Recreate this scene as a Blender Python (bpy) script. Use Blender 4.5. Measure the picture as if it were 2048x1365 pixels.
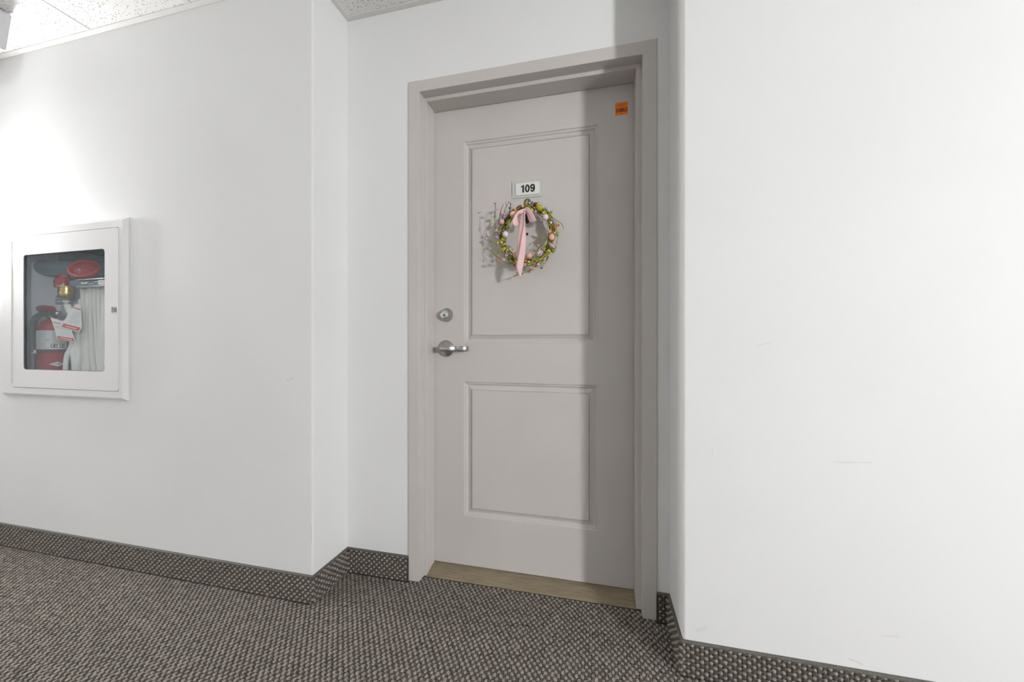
import bpy, bmesh, math, random
from mathutils import Vector, Matrix
random.seed(7)
PI = math.pi
for o in list(bpy.data.objects): bpy.data.objects.remove(o)
scene = bpy.context.scene
C = scene.collection

# ------------------------------------------------------------------ camera
F_PX, YAW, CY, CAM_H = 729.8, math.radians(13.0367), 683.7, 1.0101
cs, sn = math.cos(YAW), math.sin(YAW)
cam_d = bpy.data.cameras.new('camera'); cam = bpy.data.objects.new('camera', cam_d); C.objects.link(cam)
cam_d.sensor_width = 36.0; cam_d.sensor_fit = 'HORIZONTAL'
cam_d.lens = 36.0 * F_PX / 2048
cam_d.shift_y = (CY - 682.5) / 2048
cam_d.clip_start = 0.02
cam.location = (0, 0, CAM_H); cam.rotation_euler = (PI / 2, 0, YAW)
scene.camera = cam

# ------------------------------------------------------------------ world, exposure
w = bpy.data.worlds.new('world'); scene.world = w; w.use_nodes = True
w.node_tree.nodes['Background'].inputs[0].default_value = (0.9, 0.95, 1, 1)
w.node_tree.nodes['Background'].inputs[1].default_value = 0.3
vs = scene.view_settings
vs.view_transform = 'Standard'; vs.look = 'None'; vs.gamma = 1.0; vs.use_curve_mapping = False
vs.exposure = 0.16
SCONCE_A, SCONCE_B = 215.0, 800.0          # strength of the two wall lamps' diffusers
FILL_STRENGTH = 24.0
FILL_PANEL_POS = [(-4.898, .305), (-4.898, -.915)]  # unseen ceiling panels, added to fill in light from the left

def at(u, v, Y):
    """point on the upright plane Y = const seen at photograph pixel (u, v)"""
    a = (u - 1024) / F_PX
    X = Y * (a * cs - sn) / (cs + a * sn)
    d = -X * sn + Y * cs
    return Vector((X, Y, CAM_H - (v - CY) * d / F_PX))

# ------------------------------------------------------------------ helpers
def obj(name, bm, mat, parent=None, smooth=False, auto=None):
    me = bpy.data.meshes.new(name)
    bmesh.ops.recalc_face_normals(bm, faces=bm.faces[:])
    bm.to_mesh(me); bm.free()
    return link(name, me, mat, parent, smooth, auto)
def link(name, me, mat, parent=None, smooth=False, auto=None):
    o = bpy.data.objects.new(name, me); C.objects.link(o)
    if not isinstance(mat, (list, tuple)): mat = [mat]
    if not me.materials:
        for m in mat: me.materials.append(m)
    if smooth:
        for p in me.polygons: p.use_smooth = True
        if auto: me.set_sharp_from_angle(angle=math.radians(auto))
    if parent is not None: o.parent = parent
    return o
def put(o, parent):
    o.parent = parent
    o.matrix_parent_inverse = parent.matrix_world.inverted() if parent.matrix_world else Matrix()
    return o
def empty(name, label=None, cat=None, group=None, kind=None):
    o = bpy.data.objects.new(name, None); C.objects.link(o); o.empty_display_size = .05
    tag(o, label, cat, group, kind); return o
def tag(o, label=None, cat=None, group=None, kind=None):
    if label: o['label'] = label
    if cat: o['category'] = cat
    if group: o['group'] = group
    if kind: o['kind'] = kind
    return o
def box(bm, x0, x1, y0, y1, z0, z1, bev=0):
    vs_ = [bm.verts.new(p) for p in ((x0,y0,z0),(x1,y0,z0),(x1,y1,z0),(x0,y1,z0),(x0,y0,z1),(x1,y0,z1),(x1,y1,z1),(x0,y1,z1))]
    fs = [bm.faces.new([vs_[i] for i in q]) for q in ((0,3,2,1),(4,5,6,7),(0,1,5,4),(1,2,6,5),(2,3,7,6),(3,0,4,7))]
    if bev:
        es = list({e for f in fs for e in f.edges})
        bmesh.ops.bevel(bm, geom=es, offset=bev, segments=2, affect='EDGES', profile=.6)
def prism(bm, poly, axis, a0, a1):
    """extrude a 2-D outline along an axis ('x','y','z')"""
    def P(p, a):
        return {'z': (p[0], p[1], a), 'x': (a, p[0], p[1]), 'y': (p[0], a, p[1])}[axis]
    A = [bm.verts.new(P(p, a0)) for p in poly]; B = [bm.verts.new(P(p, a1)) for p in poly]
    n = len(poly)
    bm.faces.new(A[::-1]); bm.faces.new(B)
    for i in range(n): bm.faces.new((A[i], A[(i+1) % n], B[(i+1) % n], B[i]))
def lathe(bm, prof, seg=32, M=None):
    """revolve (r, h) pairs about local z, then transform by M"""
    M = M or Matrix()
    rings = []
    for r, h in prof:
        if r < 1e-6: rings.append([bm.verts.new(M @ Vector((0, 0, h)))])
        else: rings.append([bm.verts.new(M @ Vector((r*math.cos(2*PI*i/seg), r*math.sin(2*PI*i/seg), h))) for i in range(seg)])
    for a, b in zip(rings, rings[1:]):
        for i in range(seg):
            j = (i+1) % seg
            if len(a) == 1 and len(b) == 1: continue
            if len(a) == 1: bm.faces.new((a[0], b[j], b[i]))
            elif len(b) == 1: bm.faces.new((a[i], a[j], b[0]))
            else: bm.faces.new((a[i], a[j], b[j], b[i]))
def tube(bm, pts, rad, seg=8, closed=False, cap=True, flat=1.0, up=None):
    pts = [Vector(p) for p in pts]; n = len(pts)
    rr = rad if isinstance(rad, (list, tuple)) else [rad]*n
    rings = []; prev = None
    for i, p in enumerate(pts):
        if closed: t = (pts[(i+1) % n] - pts[i-1]).normalized()
        else: t = (pts[min(i+1, n-1)] - pts[max(i-1, 0)]).normalized()
        if up is not None: nrm = Vector(up)
        else: nrm = prev if prev is not None else (Vector((0,0,1)) if abs(t.z) < .9 else Vector((1,0,0)))
        nrm = (nrm - t*nrm.dot(t)).normalized(); prev = nrm; b = t.cross(nrm)
        rings.append([bm.verts.new(p + (nrm*math.cos(2*PI*k/seg)*flat + b*math.sin(2*PI*k/seg))*rr[i]) for k in range(seg)])
    m = n if closed else n-1
    for i in range(m):
        a, b_ = rings[i], rings[(i+1) % n]
        for k in range(seg):
            bm.faces.new((a[k], a[(k+1) % seg], b_[(k+1) % seg], b_[k]))
    if cap and not closed:
        bm.faces.new(rings[0][::-1]); bm.faces.new(rings[-1])
def smoothpts(pts, k=4, closed=False):
    """Catmull-Rom through the points"""
    P = [Vector(p) for p in pts]; n = len(P); out = []
    rng = n if closed else n-1
    for i in range(rng):
        p0 = P[(i-1) % n] if closed or i > 0 else P[0]
        p1 = P[i]; p2 = P[(i+1) % n]
        p3 = P[(i+2) % n] if closed or i+2 < n else P[-1]
        for j in range(k):
            t = j/k
            out.append(.5*((2*p1) + (p2-p0)*t + (2*p0-5*p1+4*p2-p3)*t*t + (3*p1-p0-3*p2+p3)*t**3))
    if not closed: out.append(P[-1])
    return out
def rrect(x0, x1, z0, z1, r, n=6):
    out = []
    for cx, cz, a0 in ((x1-r, z1-r, 0), (x0+r, z1-r, PI/2), (x0+r, z0+r, PI), (x1-r, z0+r, 1.5*PI)):
        for i in range(n+1):
            a = a0 + PI/2*i/n; out.append((cx + r*math.cos(a), cz + r*math.sin(a)))
    return out
def ringslab(bm, outer, inner, y0, y1):
    """a plate in the XZ plane with a hole: front y0, back y1; outer and inner have the same number of points"""
    n = len(outer)
    L = [[bm.verts.new((p[0], y, p[1])) for p in loop] for loop, y in ((outer, y0), (inner, y0), (outer, y1), (inner, y1))]
    for i in range(n):
        j = (i+1) % n
        bm.faces.new((L[0][i], L[0][j], L[1][j], L[1][i])); bm.faces.new((L[2][i], L[3][i], L[3][j], L[2][j]))
        bm.faces.new((L[0][i], L[2][i], L[2][j], L[0][j])); bm.faces.new((L[1][i], L[1][j], L[3][j], L[3][i]))
def frame_y(M_origin, yaw=0):
    """matrix whose local z points out of the door towards -Y"""
    return Matrix.Translation(M_origin) @ Matrix.Rotation(PI/2, 4, 'X')
def text_mesh(s, size, M, extrude=.0003, bold=0.0, align='CENTER', sx=1.0):
    cu = bpy.data.curves.new('t', 'FONT'); cu.body = s; cu.size = size; cu.extrude = extrude; cu.offset = bold
    cu.align_x = align; cu.align_y = 'CENTER'; cu.resolution_u = 5
    o = bpy.data.objects.new('t', cu); C.objects.link(o)
    bpy.context.view_layer.update()
    me = bpy.data.meshes.new_from_object(o.evaluated_get(bpy.context.evaluated_depsgraph_get()))
    C.objects.unlink(o); bpy.data.objects.remove(o)
    me.materials.clear()
    me.transform(M @ Matrix.Diagonal((sx, 1, 1, 1)))
    return me

# ------------------------------------------------------------------ materials
def mat(name, col, rough=.5, metal=0.0, spec=.5, **kw):
    m = bpy.data.materials.new(name); m.use_nodes = True
    b = m.node_tree.nodes['Principled BSDF']
    b.inputs['Base Color'].default_value = (*col, 1); b.inputs['Roughness'].default_value = rough
    b.inputs['Metallic'].default_value = metal; b.inputs['Specular IOR Level'].default_value = spec
    for k, v in kw.items(): b.inputs[k.replace('_', ' ')].default_value = v
    return m
def N(m, t, **kw):
    n = m.node_tree.nodes.new(t)
    for k, v in kw.items(): setattr(n, k, v)
    return n
def L(m, a, b): m.node_tree.links.new(a, b)
def bsdf(m): return m.node_tree.nodes['Principled BSDF']
def noise_variation(m, col_a, col_b, scale, detail=3, stretch=(1,1,1), bump=0.0, bscale=None, lo=.35, hi=.65, dist=.001, world=False):
    tc = N(m, 'ShaderNodeTexCoord') if not world else N(m, 'ShaderNodeNewGeometry'); mp = N(m, 'ShaderNodeMapping'); mp.inputs['Scale'].default_value = stretch
    L(m, tc.outputs['Position' if world else 'Object'], mp.inputs['Vector'])
    nz = N(m, 'ShaderNodeTexNoise'); nz.inputs['Scale'].default_value = scale; nz.inputs['Detail'].default_value = detail
    L(m, mp.outputs[0], nz.inputs['Vector'])
    rp = N(m, 'ShaderNodeValToRGB'); rp.color_ramp.elements[0].position = lo; rp.color_ramp.elements[1].position = hi
    rp.color_ramp.elements[0].color = (*col_a, 1); rp.color_ramp.elements[1].color = (*col_b, 1)
    L(m, nz.outputs['Fac'], rp.inputs[0]); L(m, rp.outputs[0], bsdf(m).inputs['Base Color'])
    if bump:
        nb = N(m, 'ShaderNodeTexNoise'); nb.inputs['Scale'].default_value = bscale or scale; nb.inputs['Detail'].default_value = 4
        L(m, mp.outputs[0], nb.inputs['Vector'])
        bp = N(m, 'ShaderNodeBump'); bp.inputs['Strength'].default_value = bump; bp.inputs['Distance'].default_value = dist
        L(m, nb.outputs['Fac'], bp.inputs['Height']); L(m, bp.outputs[0], bsdf(m).inputs['Normal'])
    return rp

M_wall = mat('wall_paint', (.83,.835,.83), .6, spec=.25)
rp = noise_variation(M_wall, (.80,.803,.80), (.825,.83,.825), 1.3, 2, bump=.10, bscale=260, dist=.0006)
# scuffs on the paint: short dark strokes, each a segment in world XZ
def add_scuffs(m, rp, segs):
    geo = N(m, 'ShaderNodeNewGeometry'); prev = rp.outputs[0]
    for A, B, wd, dark in segs:
        A, B = Vector(A), Vector(B); D = B - A
        sub = N(m, 'ShaderNodeVectorMath', operation='SUBTRACT'); L(m, geo.outputs['Position'], sub.inputs[0]); sub.inputs[1].default_value = A
        dt = N(m, 'ShaderNodeVectorMath', operation='DOT_PRODUCT'); L(m, sub.outputs[0], dt.inputs[0]); dt.inputs[1].default_value = D / D.length_squared
        cl = N(m, 'ShaderNodeClamp'); L(m, dt.outputs['Value'], cl.inputs['Value'])
        scv = N(m, 'ShaderNodeVectorMath', operation='SCALE'); scv.inputs[0].default_value = D; L(m, cl.outputs[0], scv.inputs['Scale'])
        ds = N(m, 'ShaderNodeVectorMath', operation='DISTANCE'); L(m, sub.outputs[0], ds.inputs[0]); L(m, scv.outputs[0], ds.inputs[1])
        mr = N(m, 'ShaderNodeMapRange', interpolation_type='SMOOTHSTEP'); L(m, ds.outputs['Value'], mr.inputs['Value'])
        mr.inputs['From Min'].default_value = wd*.2; mr.inputs['From Max'].default_value = wd
        mr.inputs['To Min'].default_value = dark; mr.inputs['To Max'].default_value = 0
        mx = N(m, 'ShaderNodeMix', data_type='RGBA'); L(m, mr.outputs[0], mx.inputs['Factor']); L(m, prev, mx.inputs['A'])
        mx.inputs['B'].default_value = (.35,.34,.33,1); prev = mx.outputs['Result']
    L(m, prev, bsdf(m).inputs['Base Color'])
WL, WB, WR = 1.2045, 1.4085, 1.2020       # front planes: hall wall beyond the cabinet, alcove wall, near hall wall
XL, XR = -1.0727, .2567                   # the two return walls of the alcove
CEIL = 2.4274
add_scuffs(M_wall, rp, [
    (at(574,761,WL), at(586,757,WL), .0035, .25), (at(1517,692,WR), at(1538,686,WR), .0035, .12),
    (at(1668,925,WR), at(1742,926,WR), .004, .13), (at(1699,1319,WR), at(1725,1330,WR), .003, .30),
    (at(1424,900,WR), at(1425,910,WR), .003, .12), (at(1395,1262,WR), at(1410,1257,WR), .01, .10),
    (at(1765,1273,WR), at(1795,1274,WR), .005, .12), (at(622,1050,WL), at(622.5,1085,WL), .0018, .45)])
M_door = mat('taupe_door_paint', (.55,.528,.50), .38, spec=.5)
noise_variation(M_door, (.588,.556,.532), (.606,.574,.549), 4, 3, bump=.05, bscale=180, dist=.0005)
M_dark = mat('dark_gap', (.02,.02,.02), .9)
M_tile = mat('acoustic_tile', (.80,.79,.76), .95, spec=.1)
def tile_nodes(m):
    tc = N(m, 'ShaderNodeNewGeometry')
    mp = N(m, 'ShaderNodeMapping'); mp.inputs['Scale'].default_value = (1,1,1); L(m, tc.outputs['Position'], mp.inputs['Vector'])
    nw = N(m, 'ShaderNodeTexNoise'); nw.inputs['Scale'].default_value = 60; L(m, mp.outputs[0], nw.inputs['Vector'])
    va = N(m, 'ShaderNodeVectorMath', operation='MULTIPLY_ADD'); L(m, nw.outputs['Color'], va.inputs[0]); va.inputs[1].default_value = (.014,.014,.014); L(m, mp.outputs[0], va.inputs[2])
    vo = N(m, 'ShaderNodeTexVoronoi'); vo.inputs['Scale'].default_value = 118; vo.inputs['Randomness'].default_value = 1; L(m, va.outputs[0], vo.inputs['Vector'])
    r = N(m, 'ShaderNodeValToRGB'); r.color_ramp.elements[0].position = .18; r.color_ramp.elements[1].position = .30
    L(m, vo.outputs['Distance'], r.inputs[0])
    sp = N(m, 'ShaderNodeSeparateColor'); L(m, vo.outputs['Color'], sp.inputs[0])
    gt = N(m, 'ShaderNodeMath', operation='GREATER_THAN'); L(m, sp.outputs[0], gt.inputs[0]); gt.inputs[1].default_value = .36
    inv = N(m, 'ShaderNodeMath', operation='SUBTRACT'); inv.inputs[0].default_value = 1; L(m, r.outputs[0], inv.inputs[1])
    mu = N(m, 'ShaderNodeMath', operation='MULTIPLY'); L(m, gt.outputs[0], mu.inputs[0]); L(m, inv.outputs[0], mu.inputs[1])
    mx = N(m, 'ShaderNodeMix', data_type='RGBA'); L(m, mu.outputs[0], mx.inputs['Factor'])
    mx.inputs['A'].default_value = (.88,.87,.85,1); mx.inputs['B'].default_value = (.22,.21,.20,1)
    L(m, mx.outputs['Result'], bsdf(m).inputs['Base Color'])
    bp = N(m, 'ShaderNodeBump'); bp.inputs['Strength'].default_value = .6; bp.inputs['Distance'].default_value = .002; bp.invert = True
    L(m, mu.outputs[0], bp.inputs['Height']); L(m, bp.outputs[0], bsdf(m).inputs['Normal'])
tile_nodes(M_tile)
M_grid = mat('white_enamel_grid', (.78,.76,.745), .45)
M_wood = mat('threshold_oak', (.35,.27,.17), .55)
noise_variation(M_wood, (.20,.158,.105), (.34,.28,.19), 14, 6, stretch=(1.2, 16, 16), bump=.25, bscale=20, lo=.3, hi=.7)
M_strip = mat('grey_vinyl_binding', (.13,.125,.11), .6)
noise_variation(M_strip, (.085,.08,.07), (.135,.128,.112), 220, 3, bump=.3, bscale=400)
def fuzz(name, a, b, sc=620):
    m = mat(name, a, .95, spec=.15)
    noise_variation(m, a, b, sc, 5, bump=.9, bscale=sc*1.6, lo=.40, hi=.62, dist=.0014, world=True)
    m.node_tree.nodes['Principled BSDF'].inputs['Sheen Weight'].default_value = .15
    return m
M_pile_light = fuzz('light_carpet_yarn', (.17,.145,.12), (.56,.51,.45))
M_pile_dark = fuzz('dark_carpet_yarn', (.034,.029,.023), (.165,.145,.122))
M_backing = mat('carpet_backing', (.05,.043,.036), .95)
M_steel = mat('satin_chrome', (.47,.47,.465), .27, 1.0)
M_polish = mat('polished_chrome', (.78,.78,.76), .12, 1.0)
M_cab = mat('white_cabinet_enamel', (.82,.815,.82), .16, spec=.6)
M_tub = mat('cabinet_inside_paint', (.74,.76,.79), .5)
M_bluereflection = mat('blue_grey_reflection', (.16,.24,.31), .4, .2)  # streaked blue-grey colour standing in for a reflection in the glass
noise_variation(M_bluereflection, (.10,.165,.225), (.25,.33,.39), 9, 6, stretch=(1, 1, 22), lo=.3, hi=.7)
M_black = mat('black_print', (.012,.012,.013), .5)
M_blackrub = mat('black_rubber', (.045,.05,.06), .42)
M_red = mat('red_enamel', (.42,.016,.03), .25)
M_redprint = mat('red_print', (.62,.06,.035), .5)
M_paper = mat('white_paper', (.80,.79,.76), .7)
M_greyprint = mat('grey_print', (.28,.28,.28), .7)
M_brass = mat('brass', (.66,.47,.19), .3, 1.0)
M_hose = mat('woven_hose', (.80,.79,.70), .8)
def weave(m):
    tc = N(m, 'ShaderNodeNewGeometry')
    w1 = N(m, 'ShaderNodeTexWave', bands_direction='Z'); w1.inputs['Scale'].default_value = 130; L(m, tc.outputs['Position'], w1.inputs['Vector'])
    r = N(m, 'ShaderNodeValToRGB'); r.color_ramp.elements[0].color = (.72,.715,.65,1); r.color_ramp.elements[1].color = (.90,.895,.84,1)
    L(m, w1.outputs['Fac'], r.inputs[0]); L(m, r.outputs[0], bsdf(m).inputs['Base Color'])
weave(M_hose)
M_orange = mat('orange_sticker', (.92,.22,.008), .45)
M_maroon = mat('dark_sticker_print', (.10,.006,.01), .5)
M_stickertxt = mat('brown_sticker_text', (.50,.07,.006), .5)
M_plate = mat('frosted_sign_plate', (.60,.595,.56), .25)
M_insert = mat('white_sign_insert', (.78,.78,.765), .35)
def pane_mat():
    m = bpy.data.materials.new('clear_pane'); m.use_nodes = True; nt = m.node_tree
    for n in list(nt.nodes): nt.nodes.remove(n)
    out = N(m, 'ShaderNodeOutputMaterial'); tr = N(m, 'ShaderNodeBsdfTransparent'); tr.inputs[0].default_value = (.965,.975,.985,1)
    gl = N(m, 'ShaderNodeBsdfGlossy'); gl.inputs['Roughness'].default_value = .02; gl.inputs['Color'].default_value = (.9,.96,1,1)
    fr = N(m, 'ShaderNodeFresnel'); geo = N(m, 'ShaderNodeNewGeometry'); mr = N(m, 'ShaderNodeMapRange'); L(m, geo.outputs['Backfacing'], mr.inputs['Value']); mr.inputs['To Min'].default_value = 1.5; mr.inputs['To Max'].default_value = 1/1.5; L(m, mr.outputs[0], fr.inputs['IOR'])
    mx = N(m, 'ShaderNodeMixShader'); L(m, fr.outputs[0], mx.inputs[0]); L(m, tr.outputs[0], mx.inputs[1]); L(m, gl.outputs[0], mx.inputs[2])
    L(m, mx.outputs[0], out.inputs['Surface']); return m
M_pane = pane_mat()
M_lamp = bpy.data.materials.new('opal_lamp_glass'); M_lamp.use_nodes = True
def lampmat(name, st, col=(.985,.99,1)):
    m = mat(name, (.9,.9,.88), .4)
    bsdf(m).inputs['Emission Color'].default_value = (*col, 1); bsdf(m).inputs['Emission Strength'].default_value = st
    return m
M_lampA = lampmat('lit_opal_glass', SCONCE_A); M_lampB = lampmat('lit_opal_glass_opposite', SCONCE_B)
M_fill_panel = lampmat('fill_panel_diffuser', FILL_STRENGTH)
M_vgreen = mat('olive_vine', (.30,.27,.035), .6); noise_variation(M_vgreen, (.10,.068,.022), (.33,.30,.035), 45, 3, lo=.38, hi=.55); M_vlight = mat('yellow_green_vine', (.48,.46,.10), .6)
M_vbrown = mat('brown_vine', (.085,.05,.025), .7)
M_pink_ribbon = mat('pink_grosgrain_ribbon', (.85,.575,.575), .75)
def ribs(m):
    geo = N(m, 'ShaderNodeNewGeometry'); wv = N(m, 'ShaderNodeTexWave', bands_direction='Z'); wv.inputs['Scale'].default_value = 300
    L(m, geo.outputs['Position'], wv.inputs['Vector']); bp = N(m, 'ShaderNodeBump'); bp.inputs['Strength'].default_value = .25; bp.inputs['Distance'].default_value = .0004
    L(m, wv.outputs['Fac'], bp.inputs['Height']); L(m, bp.outputs[0], bsdf(m).inputs['Normal'])
ribs(M_pink_ribbon)
def berry_m(n, c, r=.3): return mat(n, c, r)
BM = dict(pink=berry_m('pink_berry', (.76,.40,.42)), lav=berry_m('lavender_berry', (.40,.32,.66)), lilac=berry_m('lilac_berry', (.62,.42,.62)),
          grey=berry_m('grey_blue_berry', (.11,.14,.17)), lime=berry_m('lime_bud', (.55,.58,.09)), leaf=berry_m('green_bud', (.30,.42,.06)),
          salmon=berry_m('salmon_bud', (.66,.22,.17)), tan=berry_m('tan_bud', (.60,.36,.22)), white=berry_m('white_berry', (.78,.74,.78)),
          rose=berry_m('rose_bud', (.52,.15,.2)), brown=berry_m('russet_bud', (.26,.11,.07)),
          e_peach=berry_m('peach_egg', (.85,.50,.36), .35), e_pink=berry_m('pink_egg', (.80,.43,.40), .35), e_white=berry_m('white_egg', (.82,.73,.74), .35),
          e_olive=berry_m('olive_egg', (.42,.39,.02), .3), e_green=berry_m('moss_egg', (.20,.22,.02), .3), e_cop=berry_m('copper_egg', (.50,.20,.08), .3))
M_disc = mat('green_translucent_plastic', (.12,.17,.13), .15, Transmission_Weight=.3)

# ------------------------------------------------------------------ room shell
XW, XE, YF = -8.0, 7.0, -2.7
DO_L, DO_R, DO_T = -.7742, .2122, 2.1078       # outer edges of the door frame
def corner(cx, cy, r, a0, n=6):
    return [(cx + r*math.cos(a0 + PI/2*i/n), cy + r*math.sin(a0 + PI/2*i/n)) for i in range(n+1)]
BACK = 1.75
T1, T2, TB, TT = -2.855, -2.030, .775, 1.535       # the recess that takes the cabinet
TD = 1.385
bm = bmesh.new()
box(bm, XW-.1, T1, WL, BACK, 0, CEIL+.1)
box(bm, T1, T2, WL, BACK, 0, TB); box(bm, T1, T2, WL, BACK, TT, CEIL+.1); box(bm, T1, T2, TD+.01, BACK, TB, TT)
r = .009
prism(bm, [(T2, BACK), (T2, WL)] + corner(XL-r, WL+r, r, -PI/2) + [(XL, BACK)], 'z', 0, CEIL+.1)
tag(obj('wall_left', bm, M_wall, smooth=True, auto=25), kind='structure')
bm = bmesh.new()
box(bm, XL, DO_L+.008, WB, BACK, 0, CEIL+.1); box(bm, DO_R-.008, XR, WB, BACK, 0, CEIL+.1); box(bm, DO_L+.008, DO_R-.008, WB, BACK, DO_T-.008, CEIL+.1)
tag(obj('wall_back', bm, M_wall), kind='structure')
bm = bmesh.new()
prism(bm, [(XR, BACK)] + corner(XR+r, WR+r, r, PI) + [(XE+.1, WR), (XE+.1, BACK)], 'z', 0, CEIL+.1)
tag(obj('wall_right', bm, M_wall, smooth=True, auto=25), kind='structure')
bm = bmesh.new(); box(bm, XW-.1, XE+.1, YF-.12, YF, 0, CEIL+.1); tag(obj('wall_front', bm, M_wall), kind='structure')
bm = bmesh.new(); box(bm, XW-.12, XW, YF, WL, 0, CEIL+.1); tag(obj('wall_west', bm, M_wall), kind='structure')
bm = bmesh.new(); box(bm, XE, XE+.12, YF, WR, 0, CEIL+.1); tag(obj('wall_east', bm, M_wall), kind='structure')
bm = bmesh.new(); box(bm, DO_L-.02, DO_R+.02, 1.62, BACK, 0, CEIL); tag(obj('wall_closet', bm, M_dark), kind='structure')
bm = bmesh.new(); box(bm, XW-.1, XE+.1, YF-.1, BACK, -.1, -.001); tag(obj('floor', bm, M_backing), kind='structure')

# ceiling: slab, tiles, tees, wall angle
ceil = empty('ceiling', kind='structure')
bm = bmesh.new(); box(bm, XW-.1, XE+.1, YF-.1, BACK, CEIL+.04, CEIL+.12); obj('slab', bm, M_tub, ceil)
gx = [-2.252 + .588*i for i in range(-9, 16)]
gy = [-.0535, 1.22 - .61]
xs = [XW] + [x for x in gx if XW+.05 < x < XE-.05] + [XE]
ys = [YF, .3, 1.4085]
tw = .012
for i in range(len(xs)-1):
    for j, (y0, y1) in enumerate(((YF, -1.22), (-1.22, -.61), (-.61, .0), (.0, .61), (.61, 1.42))):
        a, b = xs[i], xs[i+1]
        if any(abs((a+b)/2 - px) < .29 and abs((y0+y1)/2 - py) < .3 for px, py in FILL_PANEL_POS): continue
        bm = bmesh.new()
        box(bm, a+tw-.002, b-tw+.002, y0+tw, y1-tw if j < 4 else (1.405 if (a < XR and b > XL) else WL-.001), CEIL+.0015, CEIL+.016, 0)
        obj('tile', bm, M_tile, ceil)
bm = bmesh.new()
for x in xs[1:-1]: box(bm, x-tw, x+tw, YF, 1.40 if XL < x < XR else WL-.0005, CEIL, CEIL+.0022)
for y in (-1.22, -.61, .0, .61): box(bm, XW, XE, y-tw, y+tw, CEIL-.0004, CEIL+.002)
obj('tee_grid', bm, M_grid, ceil)
# dark shadow joint beside each tee
bm = bmesh.new()
for x in xs[1:-1]: box(bm, x+tw-.0005, x+tw+.0018, YF, 1.40 if XL < x < XR else WL-.02, CEIL+.001, CEIL+.0016)
obj('tee_joint', bm, M_dark, ceil)
def angle(name, x0, x1, y0, y1):
    bm = bmesh.new(); box(bm, x0, x1, y0, y1, CEIL-.0022, CEIL+.001, 0); return tag(obj(name, bm, M_grid), kind='structure')
aw = .0225
angle('trim_1', XW, XL+aw, WL-aw, WL-.0006)
angle('trim_2', XL+.0006, XL+aw, WL, WB-.0006)
angle('trim_3', XL+aw, XR-aw, WB-aw, WB-.0006)
angle('trim_4', XR-aw, XR-.0006, WR, WB-.0006)
angle('trim_5', XR-aw, XE, WR-aw, WR-.0006)

# carpet pile --------------------------------------------------------
def tuft_mesh(name, seed, sx, sy, h):
    rnd = random.Random(seed); bm = bmesh.new(); seg = 8
    prof = [(1.0, 0), (.98, .35), (.72, .75), (.36, .96)]
    rings = []
    for rr, z in prof:
        rings.append([bm.verts.new((sx*rr*math.cos(2*PI*i/seg)*(1+rnd.uniform(-.16,.16)), sy*rr*math.sin(2*PI*i/seg)*(1+rnd.uniform(-.16,.16)), h*z*(1+rnd.uniform(-.12,.12)) - .0006)) for i in range(seg)])
    top = bm.verts.new((rnd.uniform(-.1,.1)*sx, rnd.uniform(-.1,.1)*sy, h))
    for a, b in zip(rings, rings[1:]):
        for i in range(seg): bm.faces.new((a[i], a[(i+1) % seg], b[(i+1) % seg], b[i]))
    for i in range(seg): bm.faces.new((rings[-1][i], rings[-1][(i+1) % seg], top))
    me = bpy.data.meshes.new(name); bm.to_mesh(me); bm.free()
    for p in me.polygons: p.use_smooth = True
    return me
CX_, CY_ = .0100, .0127                     # checker of light and dark loops
def tuft_objs(mesh_sc, hs):
    out = []
    for nm, m, s, f, h in (('light_loop', M_pile_light, 3, mesh_sc[0], hs[0]), ('dark_loop', M_pile_dark, 5, mesh_sc[1], hs[1])):
        me = tuft_mesh(nm, s, CX_*f, CY_*f, h); me.materials.append(m)
        out.append(bpy.data.objects.new(nm, me))
    return out
TUFTS = tuft_objs((.71, .59), (.0048, .0066))
TUFTS_BASE = tuft_objs((.47, .66), (.0060, .0052))
def pile_group(TUFTS):
    g = bpy.data.node_groups.new('pile', 'GeometryNodeTree')
    g.interface.new_socket('Geometry', in_out='INPUT', socket_type='NodeSocketGeometry')
    g.interface.new_socket('Geometry', in_out='OUTPUT', socket_type='NodeSocketGeometry')
    nin = g.nodes.new('NodeGroupInput'); nout = g.nodes.new('NodeGroupOutput'); jn = g.nodes.new('GeometryNodeJoinGeometry')
    rot = g.nodes.new('GeometryNodeInputNamedAttribute'); rot.data_type = 'FLOAT_VECTOR'; rot.inputs[0].default_value = 'rot'
    siz = g.nodes.new('GeometryNodeInputNamedAttribute'); siz.data_type = 'FLOAT'; siz.inputs[0].default_value = 'siz'
    drk = g.nodes.new('GeometryNodeInputNamedAttribute'); drk.data_type = 'INT'; drk.inputs[0].default_value = 'dark'
    for k, ob in enumerate(TUFTS):
        oi = g.nodes.new('GeometryNodeObjectInfo'); oi.inputs['Object'].default_value = ob; oi.inputs['As Instance'].default_value = True
        ip = g.nodes.new('GeometryNodeInstanceOnPoints')
        cp = g.nodes.new('FunctionNodeCompare'); cp.data_type = 'INT'; cp.operation = 'EQUAL'
        g.links.new([s for s in drk.outputs if s.enabled][0] if any(s.enabled for s in drk.outputs) else drk.outputs[0], [s for s in cp.inputs if s.type == 'INT'][0])
        [s for s in cp.inputs if s.type == 'INT'][1].default_value = k
        g.links.new(nin.outputs[0], ip.inputs['Points']); g.links.new(cp.outputs[0], ip.inputs['Selection'])
        g.links.new(oi.outputs['Geometry'], ip.inputs['Instance'])
        e2r = g.nodes.new('FunctionNodeEulerToRotation'); g.links.new(rot.outputs[0], e2r.inputs[0]); g.links.new(e2r.outputs[0], ip.inputs['Rotation'])
        g.links.new(siz.outputs[0], ip.inputs['Scale'])
        g.links.new(ip.outputs[0], jn.inputs[0])
    g.links.new(jn.outputs[0], nout.inputs[0])
    return g
PG, PG_BASE = pile_group(TUFTS), pile_group(TUFTS_BASE)
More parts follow.
